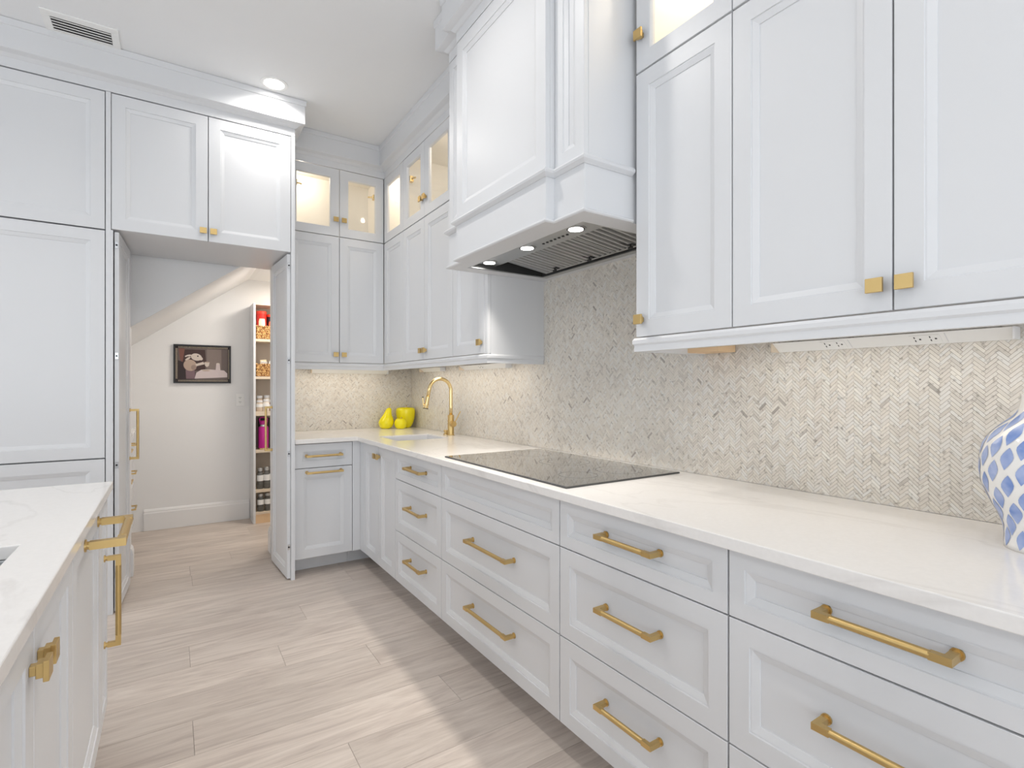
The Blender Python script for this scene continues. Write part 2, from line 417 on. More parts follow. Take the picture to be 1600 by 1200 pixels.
# ================================================================== SETTING
# floor: dark bed with one object per plank
FX0, FX1, FY0, FY1 = -4.3, 1.79, -3.4, 5.60
floor = tag(MB().box(FX0, FX1, FY0, FY1, -0.06, -0.0035).build('floor', M['joint']), kind='structure')
ROWW = 0.2235
ybase = 2.103
k0 = int(math.floor((FY0 - ybase) / ROWW)); k1 = int(math.ceil((FY1 - ybase) / ROWW))
known = {0: 0.068, 3: 0.073, 2: 0.437, -1: 0.983, 1: 0.80, 4: 0.62, 5: -0.35, 6: 1.0}
PL = 1.82
for k in range(k0, k1):
    y0 = max(ybase + k * ROWW, FY0); y1 = min(ybase + (k + 1) * ROWW, FY1)
    if y1 - y0 < 0.02: continue
    jx = known.get(k, random.uniform(0, PL))
    x = jx - PL * math.ceil((jx - FX0) / PL)
    while x < FX1:
        a, b_ = max(x, FX0), min(x + PL, FX1)
        if b_ - a > 0.03:
            g = 0.0006; e = 0.0010; L = b_ - a; W = y1 - y0
            mb = MB()
            xs0, xs1, yy0, yy1 = g - L / 2, L / 2 - g, g - W / 2, W / 2 - g
            mb.add([(xs0, yy0, -.0034), (xs1, yy0, -.0034), (xs1, yy1, -.0034), (xs0, yy1, -.0034),
                    (xs0, yy0, -e * .4), (xs1, yy0, -e * .4), (xs1, yy1, -e * .4), (xs0, yy1, -e * .4),
                    (xs0 + e, yy0 + e, 0), (xs1 - e, yy0 + e, 0), (xs1 - e, yy1 - e, 0), (xs0 + e, yy1 - e, 0)],
                   [(3, 2, 1, 0), (0, 1, 5, 4), (1, 2, 6, 5), (2, 3, 7, 6), (3, 0, 4, 7), (4, 5, 9, 8), (5, 6, 10, 9), (6, 7, 11, 10), (7, 4, 8, 11), (8, 9, 10, 11)])
            mb.build('plank', M['plank'], floor, loc=((a + b_) / 2, (y0 + y1) / 2, 0))
        x += PL

XW, YW = 1.79, 4.372       # right wall face, back wall face
tag(MB().box(XW, XW + .12, -3.4, 5.75, 0, ZC + .05).build('wall_right', M['wall']), kind='structure')
# back wall (behind the back run) with the pantry beyond
tag(MB().box(0.69, XW, YW, YW + .12, 0, ZC).build('wall_back', M['wall']), kind='structure')
# ceiling
tag(MB().box(-4.3, XW, -3.4, 5.75, ZC, ZC + .08).build('ceiling', M['ceiling']), kind='structure')
# far wall of the pantry
PYF = 5.595
tag(MB().box(-0.60, XW, PYF, PYF + .1, 0, ZC).build('wall_far', M['wall']), kind='structure')
# pantry left wall and pantry front walls (jambs beside the opening, sloped header)
tag(MB().box(-0.42, -0.30, 4.30, PYF, 0, ZC).build('wall_left', M['wall']), kind='structure')
jb = MB()
jb.box(-0.60, -0.228, 4.30, 4.42, 0, 2.2); jb.box(0.643, 0.69, 4.302, 4.42, 0, ZC)
tag(jb.build('wall_front', M['wall']), kind='structure')
# stair underside: sloped solid over the pantry, its near face is the white triangle
SL = lambda x: 1.661 + 0.7416 * (x + 0.228)
xe = -0.228 + (2.29 - 1.661) / 0.7416
tag(MB().prism([(-0.30, SL(-0.30)), (xe, 2.29), (0.655, 2.29), (0.655, ZC - .001), (-0.30, ZC - .001)], 'y', 4.305, PYF - .001)
    .build('ceiling_stair_slope', M['wall']), kind='structure')
tag(MB().box(0.6555, 0.6895, 4.421, PYF - .001, 2.29, 2.36).box(0.6896, XW - .001, 4.493, PYF - .001, 2.29, 2.36).build('ceiling_pantry', M['ceiling']), kind='structure')
# left part of the house: wall behind the tall cabinets, far left and rear walls, unseen windows added for daylight
tag(MB().box(-4.3, -1.33, 4.30, 4.42, 0, ZC).box(-1.33, -0.6, 4.302, 4.42, 0, ZC).build('wall_back_left', M['wall']), kind='structure')
def wall_with_window(name, n, along, pos, a0, a1, w0, w1, z0, z1, thick):
    b = MB()
    def bx(p0, p1, q0, q1):
        if along == 'x': b.box(p0, p1, min(pos, pos + thick), max(pos, pos + thick), q0, q1)
        else: b.box(min(pos, pos + thick), max(pos, pos + thick), p0, p1, q0, q1)
    bx(a0, w0, 0, ZC); bx(w1, a1, 0, ZC); bx(w0, w1, z1, ZC)
    if z0 > 0: bx(w0, w1, 0, z0)
    tag(b.build(name, M['wall']), kind='structure')
    w = MB(); t = 0.05
    def fr(p0, p1, q0, q1):
        y0_, y1_ = min(pos + thick * .3, pos + thick * .7), max(pos + thick * .3, pos + thick * .7)
        if along == 'x': w.box(p0, p1, y0_, y1_, q0, q1)
        else: w.box(y0_, y1_, p0, p1, q0, q1)
    fr(w0, w1, z0, z0 + t); fr(w0, w1, z1 - t, z1)
    for q in range(4):
        c = w0 + t / 2 + (w1 - w0 - t) * q / 3; fr(c - t / 2, c + t / 2, z0 + t, z1 - t)
    wo = tag(w.build('window_%d' % n, M['lacquer']), kind='structure')
    g = MB()
    c0, c1 = pos + thick * .48, pos + thick * .52
    if along == 'x': g.box(w0 + t, w1 - t, min(c0, c1), max(c0, c1), z0 + t, z1 - t)
    else: g.box(min(c0, c1), max(c0, c1), w0 + t, w1 - t, z0 + t, z1 - t)
    g.build('window_pane', M['glass'], wo)
wall_with_window('wall_rear', 1, 'x', -3.4, -4.3, XW, -3.3, 1.5, 0.05, 2.45, -.12)
wall_with_window('wall_far_left', 2, 'y', -4.3, -3.4, 4.42, -1.1, 3.5, 0.05, 2.35, -.12)

def sweep(path, prof, closed=False):
    """profile (out, z) swept along a 2D path; 'out' goes to the right of travel"""
    n = len(path); offs = []
    for i in range(n):
        def nrm(a, b_):
            d = Vector((b_[0] - a[0], b_[1] - a[1])).normalized(); return Vector((d.y, -d.x))
        if i == 0: m = nrm(path[0], path[1])
        elif i == n - 1: m = nrm(path[-2], path[-1])
        else:
            n1 = nrm(path[i - 1], path[i]); n2 = nrm(path[i], path[i + 1]); m = (n1 + n2) / (1 + n1.dot(n2))
        offs.append(m)
    b = MB(); k = len(prof); vs = []
    for p, m in zip(path, offs):
        for o, z in prof: vs.append((p[0] + m.x * o, p[1] + m.y * o, z))
    fs = []
    for i in range(n - 1):
        for j in range(k):
            j2 = (j + 1) % k
            fs.append((i * k + j, i * k + j2, (i + 1) * k + j2, (i + 1) * k + j))
    fs += [tuple(range(k)), tuple(range((n - 1) * k, n * k))[::-1]]
    b.add(vs, fs); return b

XU, YU = 1.407, 4.013            # upper cabinet faces
XB, YB = 1.124, 3.700            # base cabinet faces
YT = 3.650                       # tall cabinet face
TXR = 0.680                      # right edge of the tall block
HY0, HY1, HS0, HS1 = 1.362, 2.398, 1.527, 2.238   # hood ends and steps
HXP, HXC = 1.180, 1.140          # hood pilaster face, hood centre face
crown_path = [(-1.30, 4.29), (-1.30, YT), (TXR, YT), (TXR, YU), (XU, YU), (XU, HY1), (HXP, HY1), (HXP, HS1), (HXC, HS1), (HXC, HS0), (HXP, HS0), (HXP, HY0), (XU, HY0), (XU, -0.32)]
crown_prof = [(-0.02, 2.902), (0.0, 2.902), (0.0, 2.950), (0.006, 2.953), (0.020, 2.966), (0.046, 2.973), (0.052, 2.976), (0.052, 3.088), (0.058, 3.091), (0.060, 3.123), (-0.02, 3.123)]
crown_path2 = [(-1.30, 4.29), (-1.30, YT)] + crown_path[2:]
tag(sweep(crown_path2, crown_prof).build('trim_1', M['lacquer'], fix=True), 'white crown moulding running above all the cabinets and hood', kind='structure')
rail_prof = [(-0.018, 1.392), (0.004, 1.392), (0.004, 1.414), (0.009, 1.420), (0.009, 1.432), (0.004, 1.4405), (-0.018, 1.4405)]
tag(sweep([(0.69, YU), (XU, YU), (XU, 2.402), (1.776, 2.402)], rail_prof).build('trim_2', M['lacquer'], fix=True), kind='structure')
tag(sweep([(1.776, 1.342), (XU, 1.342), (XU, -0.32)], rail_prof).build('trim_3', M['lacquer'], fix=True), kind='structure')
# pantry baseboards
bb = [(0, 0.001), (0.016, 0.001), (0.016, 0.150), (0.012, 0.162), (0.012, 0.170), (0.005, 0.184), (0, 0.188)]
tag(sweep([(-0.2, PYF), (0.628, PYF)], bb).build('baseboard_far', M['wall'], fix=True), kind='structure')
tag(sweep([(-0.228, 4.303), (-0.228, 4.419)], bb).build('baseboard_left', M['wall'], fix=True), kind='structure')
tag(sweep([(0.643, 4.419), (0.643, 4.303)], bb).build('baseboard_right', M['wall'], fix=True), kind='structure')

# ================================================================== BACKSPLASH (herringbone)
TW, TN = 0.0085, 4
def clip(poly, x0, x1, z0, z1):
    def cl(P, f, inter):
        out = []
        for i in range(len(P)):
            a, b_ = P[i - 1], P[i]
            if f(b_):
                if not f(a): out.append(inter(a, b_))
                out.append(b_)
            elif f(a): out.append(inter(a, b_))
        return out
    def ix(v):
        return lambda a, b_: (v, a[1] + (b_[1] - a[1]) * (v - a[0]) / (b_[0] - a[0]))
    def iz(v):
        return lambda a, b_: (a[0] + (b_[0] - a[0]) * (v - a[1]) / (b_[1] - a[1]), v)
    for f, it in ((lambda p: p[0] >= x0, ix(x0)), (lambda p: p[0] <= x1, ix(x1)), (lambda p: p[1] >= z0, iz(z0)), (lambda p: p[1] <= z1, iz(z1))):
        poly = cl(poly, f, it)
        if len(poly) < 3: return []
    return poly
def herringbone(rects, vis):
    """yields (polygon, importance) in local (x,z)"""
    X0 = min(r[0] for r in rects); X1 = max(r[1] for r in rects); Z0 = min(r[2] for r in rects); Z1 = max(r[3] for r in rects)
    c45 = math.cos(PI / 4)
    out = []
    g = 0.040
    R = (X1 - X0) + (Z1 - Z0)
    # local unit coords -> (x,z) rotate by +45deg
    def tr(p): return ((p[0] - p[1]) * c45 * TW, (p[0] + p[1]) * c45 * TW)
    # v1=(1,1)->(0, 2*c45*TW) vertical ; v2=(n,-n)->(2n*c45*TW,0) horizontal
    sv = 2 * c45 * TW; sh = 2 * TN * c45 * TW
    for m in range(-2, int((X1 - X0) / sh) + 3):
        for k in range(-2 * TN, int((Z1 - Z0) / sv) + 2 * TN):
            ox = X0 + m * sh; oz = Z0 + k * sv
            for d, cells in enumerate((((g, g), (TN - g, g), (TN - g, 1 - g), (g, 1 - g)), ((g, 1 + g), (1 - g, 1 + g), (1 - g, TN + 1 - g), (g, TN + 1 - g)))):
                P = [tr(c) for c in cells]; P = [(ox + p[0], oz + p[1]) for p in P]
                for r in rects:
                    if max(p[0] for p in P) <= r[0] or min(p[0] for p in P) >= r[1] or max(p[1] for p in P) <= r[2] or min(p[1] for p in P) >= r[3]: continue
                    Q = clip(P, *r)
                    if len(Q) >= 3:
                        a = 0.5 * abs(sum(Q[i - 1][0] * Q[i][1] - Q[i][0] * Q[i - 1][1] for i in range(len(Q))))
                        if a > 4e-6: out.append((Q, a, d))
    return out
def tile_geom(Q, th):
    n = len(Q)
    # ensure ordering so that front (y small) faces -Y
    ar = sum(Q[i - 1][0] * Q[i][1] - Q[i][0] * Q[i - 1][1] for i in range(n))
    if ar < 0: Q = Q[::-1]
    vs = [(p[0], -th, p[1]) for p in Q] + [(p[0], 0, p[1]) for p in Q]
    fs = [tuple(range(n))] + [(i, n + i, n + (i + 1) % n, (i + 1) % n) for i in range(n)]
    return vs, fs
def tone():
    r = random.random()
    if r < 0.008: return random.uniform(-0.02, 0.1)
    if r < 0.09: return random.uniform(0.16, 0.32)
    return min(1, max(0.25, random.gauss(0.56, 0.16)))
def set_tone(me, tones):
    a = me.attributes.new('tone', 'FLOAT', 'FACE'); a.data.foreach_set('value', tones)
def backsplash(loc, rz, rects, label, single):
    root = empty('backsplash', loc, rz, label, 'backsplash')
    g = MB()
    for r in rects: g.box(r[0], r[1], 0, 0.008, r[2], r[3])
    g.build('grout_bed', M['grout'], root)
    T = herringbone(rects, None)
    T = [(Q, a, sum(p[0] for p in Q) / len(Q), sum(p[1] for p in Q) / len(Q), d) for Q, a, d in T]
    full = 0.97 * TW * TW * (TN - 0.08) * (1 - 0.08)
    near = []
    if single:
        cand = [t for t in T if t[1] > full and single(t[2], t[3])]
        cand.sort(key=lambda t: -t[2]); near = cand[:300]
    ids = set(id(t) for t in near)
    mb = MB(); tones = []
    for t in T:
        if id(t) in ids: continue
        vs, fs = tile_geom(t[0], 0.0022 + random.uniform(0, 0.0009)); mb.add(vs, fs); tones += [tone()] * len(fs)
    me = mb.mesh('tile_field', [M['tile']]); set_tone(me, tones)
    o = bpy.data.objects.new('tile_field', me); C.objects.link(o); o.parent = root; tag(o, kind='stuff')
    # individually built tiles: shared meshes, two directions, a few tones
    lib = {}
    for t in near:
        Q = t[0]; cx_, cz = t[2], t[3]
        d = t[4]
        key = (d, random.randrange(14))
        if key not in lib:
            vs, fs = tile_geom([(p[0] - cx_, p[1] - cz) for p in Q], 0.0022 + random.uniform(0, 0.0009))
            b = MB(); b.add(vs, fs); me = b.mesh('tile', [M['tile']]); set_tone(me, [tone()] * len(fs)); lib[key] = me
        o = bpy.data.objects.new('tile', lib[key]); C.objects.link(o); o.parent = root; o.location = (cx_, 0, cz)
    return root
# right wall: local x = YW - Y ; root at (XW-0.008, YW)
lx = lambda y: 4.364 - y
ZT = 0.9155
backsplash((XW - .0085, 4.364, 0), RW, [(0.0, lx(2.40), ZT, 1.428), (lx(2.40), lx(1.344), ZT, 1.863), (lx(1.344), lx(-0.12), ZT, 1.428)],
           'pale marble herringbone tile backsplash along the cooktop wall', lambda x, z: x < lx(0.385))
backsplash((0.684, YW - .0085, 0), BK, [(0.0, 1.0935, ZT, 1.428)], 'pale herringbone tile backsplash behind the yellow fruit on the short wall', None)

# ================================================================== UPPER CABINETS
ZD0, ZD1, ZG1 = 1.443, 2.390, 2.902    # door bottom, door/glass split, glass top
def upper(loc_y_or_x, run, w, doors, label, knobs_lo, knobs_hi, depth, side='both', glow=None, name='upper_cabinet', ends=(0, 0), filler=(0, 0)):
    """doors: list of widths (sum=w minus fillers)"""
    if run == RW: root = empty(name, (XU, loc_y_or_x, ZD0 - .012), RW, label, 'cabinet')
    else: root = empty(name, (loc_y_or_x, YU, ZD0 - .012), BK, label, 'cabinet')
    dz = -(ZD0 - .012)
    x0c, x1c = 0.0005, w - 0.0005
    carcass(root, x0c, x1c, ZD0 - .002 + dz, ZD1 - .01 + dz, depth, ends=ends)
    open_box(root, x0c, x1c, ZD1 - .009 + dz, ZG1 + dz + .04, depth)
    x = filler[0]
    for i, dw in enumerate(doors):
        d = front('door', root, x, x + dw, ZD0 + dz, ZD1 + dz)
        gd = front('glass_door', root, x, x + dw, ZD1 + .003 + dz, ZG1 - .003 + dz, f=0.062, glass=True)
        if knobs_lo[i]:
            knob(d, x + (0.030 if knobs_lo[i] == 'l' else dw - 0.030), ZD0 + .062 + dz)
            knob(gd, x + (0.030 if knobs_lo[i] == 'l' else dw - 0.030), ZD1 + .125 + dz)
            # concealed hinge seen through the glass
            hx = x + (dw - .062 if knobs_lo[i] == 'l' else 0.062); s = 1 if knobs_lo[i] == 'r' else -1
            hb = MB().box(min(hx - .02 * s, hx + .016 * s), max(hx - .02 * s, hx + .016 * s), .021, .05, ZG1 - .17 + dz, ZG1 - .13 + dz)
            hb.cyl((hx + .004 * s, .03, ZG1 - .15 + dz), (hx + .05 * s, .05, ZG1 - .15 + dz), .006)
            hb.build('hinge', M['brass_light'], gd, bevel=.002)
        x += dw
    if filler[0]: MB().box(.0005, filler[0] - .001, .0005, FT, ZD0 + dz, ZG1 + dz).build('filler_strip', M['lacquer'], root, bevel=.0008)
    if filler[1]: MB().box(w - filler[1] + .001, w - .0005, .0005, FT, ZD0 + dz, ZG1 + dz).build('filler_strip', M['lacquer'], root, bevel=.0008)
    for gx in (glow or []):
        zt = ZG1 + .04 - .016 + dz
        pk = MB().cyl((gx, .17, zt), (gx, .17, zt - .008), .034, n=24)
        pk.cyl((gx, .17, zt - .0081), (gx, .17, zt - .0095), .024, n=24, mi=1)
        pk.build('puck_light', [M['brass_light'], M['puck']], root, smooth=40)
        wp = root.matrix_basis @ Vector((gx, .17, zt - .04))
        rot = Matrix.Rotation(run, 3, 'Z') @ Vector((gx, .17, 0))
        point('puck_glow', (root.location.x + rot.x, root.location.y + rot.y, root.location.z + zt - .035), 1.9, WARM, 0.02)
    return root

D_R = XW - XU - .001; D_B = YW - YU - .001
upper(0.690, BK, XU - 0.690 - 0.001, [0.372, 0.344], 'white upper cabinet with lit glass top doors on the short back wall', ['r', 'l'], None, D_B, glow=[0.13])
# corner + right wall, left of hood. local x runs towards the camera from YU
upper(YU - .001, RW, 0.407, [0.407], 'narrow white upper cabinet tucked in the inner corner above the fruit', [None], None, D_R, glow=[0.20])
upper(3.605, RW, 0.792, [0.377, 0.415], 'white double-door upper cabinet directly above the brass faucet', ['r', 'l'], None, D_R, glow=[0.66])
upper(2.812, RW, 0.412, [0.378], 'white single-door upper cabinet touching the left side of the hood', ['r'], None, D_R, ends=(0, 1), filler=(0, .034))
# right of hood
upper(1.342, RW, 0.387, [0.387], 'narrow white upper cabinet immediately right of the range hood', ['l'], None, D_R, glow=[0.2], ends=(1, 0))
upper(0.955, RW, 0.834, [0.417, 0.417], 'wide white upper cabinet with two brass square knobs nearest the camera', ['r', 'l'], None, D_R, glow=[0.2, 0.62])
upper(0.120, RW, 0.44, [0.44], 'white upper cabinet at the very right end beyond the two-knob cabinet', ['l'], None, D_R)
# shadow gap board above glass doors is part of the crown frieze

# ================================================================== RANGE HOOD
hood = empty('range_hood', (XW - .001, (HY0 + HY1) / 2, 1.862), RW, 'white panelled wooden range hood with stepped front over the cooktop', 'range hood')
# local: x = Yc - Y, y = X - (XW-.001), z = Z-1.862
HYC = (HY0 + HY1) / 2; hx = lambda y: HYC - y; hyy = lambda x: x - (XW - .001); hz = lambda z: z - 1.862
def lbox(b, X0, X1, Y0, Y1, Z0, Z1, mi=0): b.box(min(hx(Y0), hx(Y1)), max(hx(Y0), hx(Y1)), hyy(X0), hyy(X1), hz(Z0), hz(Z1), mi)
b = MB(); lbox(b, HXP + FT, XW - .002, HY0, HY1, 2.052, 2.902); lbox(b, HXC + FT, HXP + FT, HS0, HS1, 2.052, 2.902)
b.build('chimney_box', M['lacquer'], hood)
def hood_front(name, y0, y1, X, f):
    x0, x1 = hx(y1), hx(y0)
    o = front(name, hood, x0, x1, hz(2.056), hz(2.900), f=f); o.location = (0, hyy(X), 0); return o
hood_front('centre_panel', HS0, HS1, HXC, 0.060)
hood_front('side_panel', HY0, HS0, HXP, 0.046)
hood_front('side_panel', HS1, HY1, HXP, 0.046)
# apron: hollow box with stepped front
b = MB()
lbox(b, HXC, HXC + .04, HS0, HS1, 1.866, 2.051)
lbox(b, HXP, HXP + .03, HY0, HS0, 1.866, 2.051); lbox(b, HXP, HXP + .03, HS1, HY1, 1.866, 2.051)
lbox(b, HXP + .03, XW - .002, HY0, HY0 + .03, 1.866, 2.051); lbox(b, HXP + .03, XW - .002, HY1 - .03, HY1, 1.866, 2.051)
lbox(b, XW - .035, XW - .002, HY0 + .03, HY1 - .03, 1.866, 2.051); lbox(b, HXP + .03, HXP + .055, HS0 - .05, HS1 + .05, 1.866, 2.051)
b.build('apron', M['lacquer'], hood)
fp = [(XU - .002, HY1), (HXP, HY1), (HXP, HS1), (HXC, HS1), (HXC, HS0), (HXP, HS0), (HXP, HY0), (XU - .002, HY0)]
def hood_sweep(name, prof):
    s_ = sweep([(hx(p[1]), hyy(p[0])) for p in fp], prof); return s_.build(name, M['lacquer'], hood, fix=True)
hood_sweep('belt_moulding', [(-.004, hz(2.030)), (0.004, hz(2.030)), (0.009, hz(2.034)), (0.018, hz(2.040)), (0.021, hz(2.047)), (0.018, hz(2.054)), (0.009, hz(2.060)), (0.003, hz(2.062)), (-.004, hz(2.062))])
hood_sweep('bottom_moulding', [(-.004, hz(1.862)), (0.008, hz(1.862)), (0.013, hz(1.866)), (0.013, hz(1.870)), (0.006, hz(1.876)), (-.004, hz(1.880))])
b = MB()   # underside frame
IX0, IX1, IY0, IY1 = 1.245, 1.742, 1.445, 2.325
lbox(b, HXC + .001, HXP, HS0 + .001, HS1 - .001, 1.8625, 1.8655)
lbox(b, HXP, IX0, HY0 + .001, HY1 - .001, 1.8625, 1.8655); lbox(b, IX1, XW - .002, HY0 + .001, HY1 - .001, 1.8625, 1.8655)
lbox(b, IX0, IX1, HY0 + .001, IY0, 1.8625, 1.8655); lbox(b, IX0, IX1, IY1, HY1 - .001, 1.8625, 1.8655)
b.build('underside_board', M['lacquer'], hood)

ins = empty('hood_insert', (XW - .001, HYC, 1.862), RW, 'stainless steel vent insert with baffle filters and three lamps under the hood', 'vent insert')
b = MB()
lbox(b, IX0, IX0 + .012, IY0, IY1, 1.864, 1.868); lbox(b, IX1 - .035, IX1, IY0, IY1, 1.864, 1.868)
lbox(b, IX0 + .012, IX1 - .035, IY0, IY0 + .012, 1.864, 1.868); lbox(b, IX0 + .012, IX1 - .035, IY1 - .012, IY1, 1.864, 1.868)
b.build('rim', M['steel'], ins)
b = MB(); t = .002
lbox(b, IX0 + .004, IX0 + .006, IY0 + .004, IY1 - .004, 1.868, 2.0); lbox(b, IX1 - .036, IX1 - .034, IY0 + .004, IY1 - .004, 1.868, 2.0)
lbox(b, IX0 + .006, IX1 - .036, IY0 + .004, IY0 + .006, 1.868, 2.0); lbox(b, IX0 + .006, IX1 - .036, IY1 - .006, IY1 - .004, 1.868, 2.0)
lbox(b, IX0 + .006, IX1 - .036, IY0 + .006, IY1 - .006, 1.998, 2.0)
b.build('liner', M['dark_steel'], ins)
b = MB(); lbox(b, IX0 + .008, 1.405, IY0 + .008, IY1 - .008, 1.886, 1.890)
b.build('lamp_plate', M['steel'], ins)
for y in (1.585, 1.92, 2.25):
    b = MB(); x_, y_ = hx(y), hyy(1.33)
    b.cyl((x_, y_, hz(1.886)), (x_, y_, hz(1.8835)), .042, n=28); b.cyl((x_, y_, hz(1.8835)), (x_, y_, hz(1.8825)), .036, n=28, mi=2)
    b.cyl((x_, y_, hz(1.8825)), (x_, y_, hz(1.881)), .029, n=28, mi=1)
    b.build('lamp', [M['steel'], M['lamp'], M['black']], ins, smooth=40)
for i in range(7):
    y = 1.665 + i * .027
    MB().cyl((hx(y), hyy(1.352), hz(1.886)), (hx(y), hyy(1.352), hz(1.883)), .006, n=14).build('button', M['black'], ins)
# three tilted baffle filters
FW = (IY1 - IY0 - .02 - .09) / 3
for k in range(3):
    ya = IY0 + .012 + k * (FW + .004)
    cx_ = hx(ya + FW / 2); L = .262
    fl = empty('baffle_filter', (cx_, hyy(1.412), hz(1.905))); fl.parent = ins; fl.rotation_euler = (-math.atan2(.034, L), 0, 0)
    b = MB(); w2 = FW / 2
    b.box(-w2, w2, 0, .012, -.006, .008); b.box(-w2, w2, L - .012, L, -.006, .008)
    b.box(-w2, -w2 + .01, .012, L - .012, -.006, .008); b.box(w2 - .01, w2, .012, L - .012, -.006, .008); MB().box(-w2 + .001, w2 - .001, .001, L - .001, .0085, .012).build('backing', M['black'], fl)  # black sheet added behind the slats, its colour stands for shade in the gaps
    # sub-part frame carries the slats' look; the slats themselves follow
    b.build('frame', M['steel'], fl)
    ns = 7; pitch = (FW - .022) / ns
    for j in range(ns):
        xc = -w2 + .011 + pitch * (j + .5)
        s_ = MB().prism([(xc - pitch * .27, -.001), (xc - pitch * .20, -.008), (xc + pitch * .20, -.008), (xc + pitch * .27, -.001), (xc + pitch * .27, .003), (xc - pitch * .27, .003)], 'y', .014, L - .016)
        s_.build('slat', M['steel'], fl)
    b = MB(); b.box(-.012, .012, L - .045, L - .020, -.010, -.006); b.cyl((0, L - .040, -.008), (0, L - .040, -.022), .004); b.cyl((-.012, L - .040, -.022), (.012, L - .040, -.022), .004)
    b.build('latch', M['black'], fl)

# ================================================================== BASE CABINETS
ZB0, ZB1 = 0.110, 0.884
G1, G2 = 0.716, 0.410
def base(run, pos, w, label, kind, depth, filler=0, name='base_cabinet', ploc=None):
    if run == RW: root = empty(name, (XB, pos, 0), RW, label, 'cabinet')
    elif run == BK: root = empty(name, (pos, YB, 0), BK, label, 'cabinet')
    carcass(root, .0005, w - .0005, ZB0 + .001, .69 if kind == 'doors' else ZB1, depth)
    if kind == 'doors': MB().box(.0005, w - .0005, FT + .001, .060, .6905, ZB1).build('top_rail', M['lacquer'], root)
    MB().box(.0005, w - .0005, .13, .145, 0, ZB0).build('toe_kick', M['toe'], root)
    if kind == 'drawers':
        for a, c, pz in ((G1, ZB1 - .004, .806), (G2, G1, .580), (ZB0, G2, .283)):
            d = front('drawer', root, 0, w, a, c, f=.052 if a < .7 else .040); pull(d, w / 2, pz, ploc or .215, y0=.0125)
    elif kind == 'cook':
        front('false_front', root, 0, w, G1, ZB1 - .004, f=.040)
        for a, c, pz in ((G2, G1, .580), (ZB0, G2, .283)):
            d = front('drawer', root, 0, w, a, c, f=.052); pull(d, w / 2, pz, .335, y0=.0125)
    elif kind == 'doors':
        h = w / 2
        d = front('door', root, 0, h, ZB0, ZB1 - .004); knob(d, h - .028, .815)
        d = front('door', root, h, w, ZB0, ZB1 - .004); knob(d, h + .028, .815)
    elif kind == 'pullout':
        d = front('drawer', root, 0, w, G1, ZB1 - .004, f=.048); pull(d, w / 2, .798, .225, y0=.0125)
        d = front('door', root, 0, w, ZB0, G1); pull(d, w / 2, .688, .225, y0=0)
    return root
DB = XW - XB - .001
base(BK, 0.684, 0.385, 'white base cabinet with one drawer over a tall pull-out door on the short run', 'pullout', YW - YB - .001)
# corner filler between the runs
cf = MB().box(1.070, XB, YB + .0005, YB + .02, ZB0, ZB1).box(XB + .0005, XB + .02, 3.62, YB - .0, ZB0, ZB1).box(XB + .021, XW - .002, 3.628, YW - .002, ZB0, ZB1).box(1.070, XB + .145, YB + .13, YB + .145, 0, ZB0 - .001)
tag(cf.build('corner_cabinet', M['lacquer'], bevel=.0006), 'plain white blind corner cabinet filling where the two runs meet', 'cabinet')
base(RW, 3.618, 0.610, 'white sink base cabinet with two doors and a brass knob below the faucet', 'doors', DB)
base(RW, 3.007, 0.637, 'white three-drawer base cabinet between the sink doors and the cooktop drawers', 'drawers', DB)
base(RW, 2.369, 0.942, 'widest white base cabinet under the cooktop with a handleless top panel', 'cook', DB)
base(RW, 1.426, 0.652, 'white three-drawer base cabinet just right of the cooktop', 'drawers', DB)
base(RW, 0.773, 0.655, 'white three-drawer base cabinet in the lower right corner under the vase', 'drawers', DB)

# countertop as one L with a sink cut-out
def gridslab(xs, ys, solid, z0, z1):
    b = MB(); nx, ny = len(xs), len(ys)
    idx = lambda i, j, t: (t * ny + j) * nx + i
    vs = [(xs[i], ys[j], z) for z in (z0, z1) for j in range(ny) for i in range(nx)]
    S = lambda i, j: 0 <= i < nx - 1 and 0 <= j < ny - 1 and solid(i, j)
    fs = []
    for i in range(nx - 1):
        for j in range(ny - 1):
            if not S(i, j): continue
            fs.append((idx(i, j, 1), idx(i + 1, j, 1), idx(i + 1, j + 1, 1), idx(i, j + 1, 1)))
            fs.append((idx(i, j, 0), idx(i, j + 1, 0), idx(i + 1, j + 1, 0), idx(i + 1, j, 0)))
            if not S(i, j - 1): fs.append((idx(i, j, 0), idx(i + 1, j, 0), idx(i + 1, j, 1), idx(i, j, 1)))
            if not S(i, j + 1): fs.append((idx(i + 1, j + 1, 0), idx(i, j + 1, 0), idx(i, j + 1, 1), idx(i + 1, j + 1, 1)))
            if not S(i - 1, j): fs.append((idx(i, j + 1, 0), idx(i, j, 0), idx(i, j, 1), idx(i, j + 1, 1)))
            if not S(i + 1, j): fs.append((idx(i + 1, j, 0), idx(i + 1, j + 1, 0), idx(i + 1, j + 1, 1), idx(i + 1, j, 1)))
    used = sorted({k for f in fs for k in f}); mp = {k: n for n, k in enumerate(used)}
    b.add([vs[k] for k in used], [tuple(mp[k] for k in f) for f in fs]); return b
XC, YC = 1.092, 3.662
SX0, SX1, SY0, SY1 = 1.225, 1.600, 3.235, 3.600
xs = [0.683, XC, SX0, SX1, 1.7785]; ys = [0.100, SY0, SY1, YC, 4.3605]
def sol(i, j):
    if i == 0: return j == 3
    if i == 2 and j == 1: return False
    return True
ct = gridslab(xs, ys, sol, 0.885, 0.915).build('countertop', M['quartz'], bevel=.0025)
tag(ct, 'white veined quartz L-shaped countertop with square edge on the wall cabinets', 'countertop')
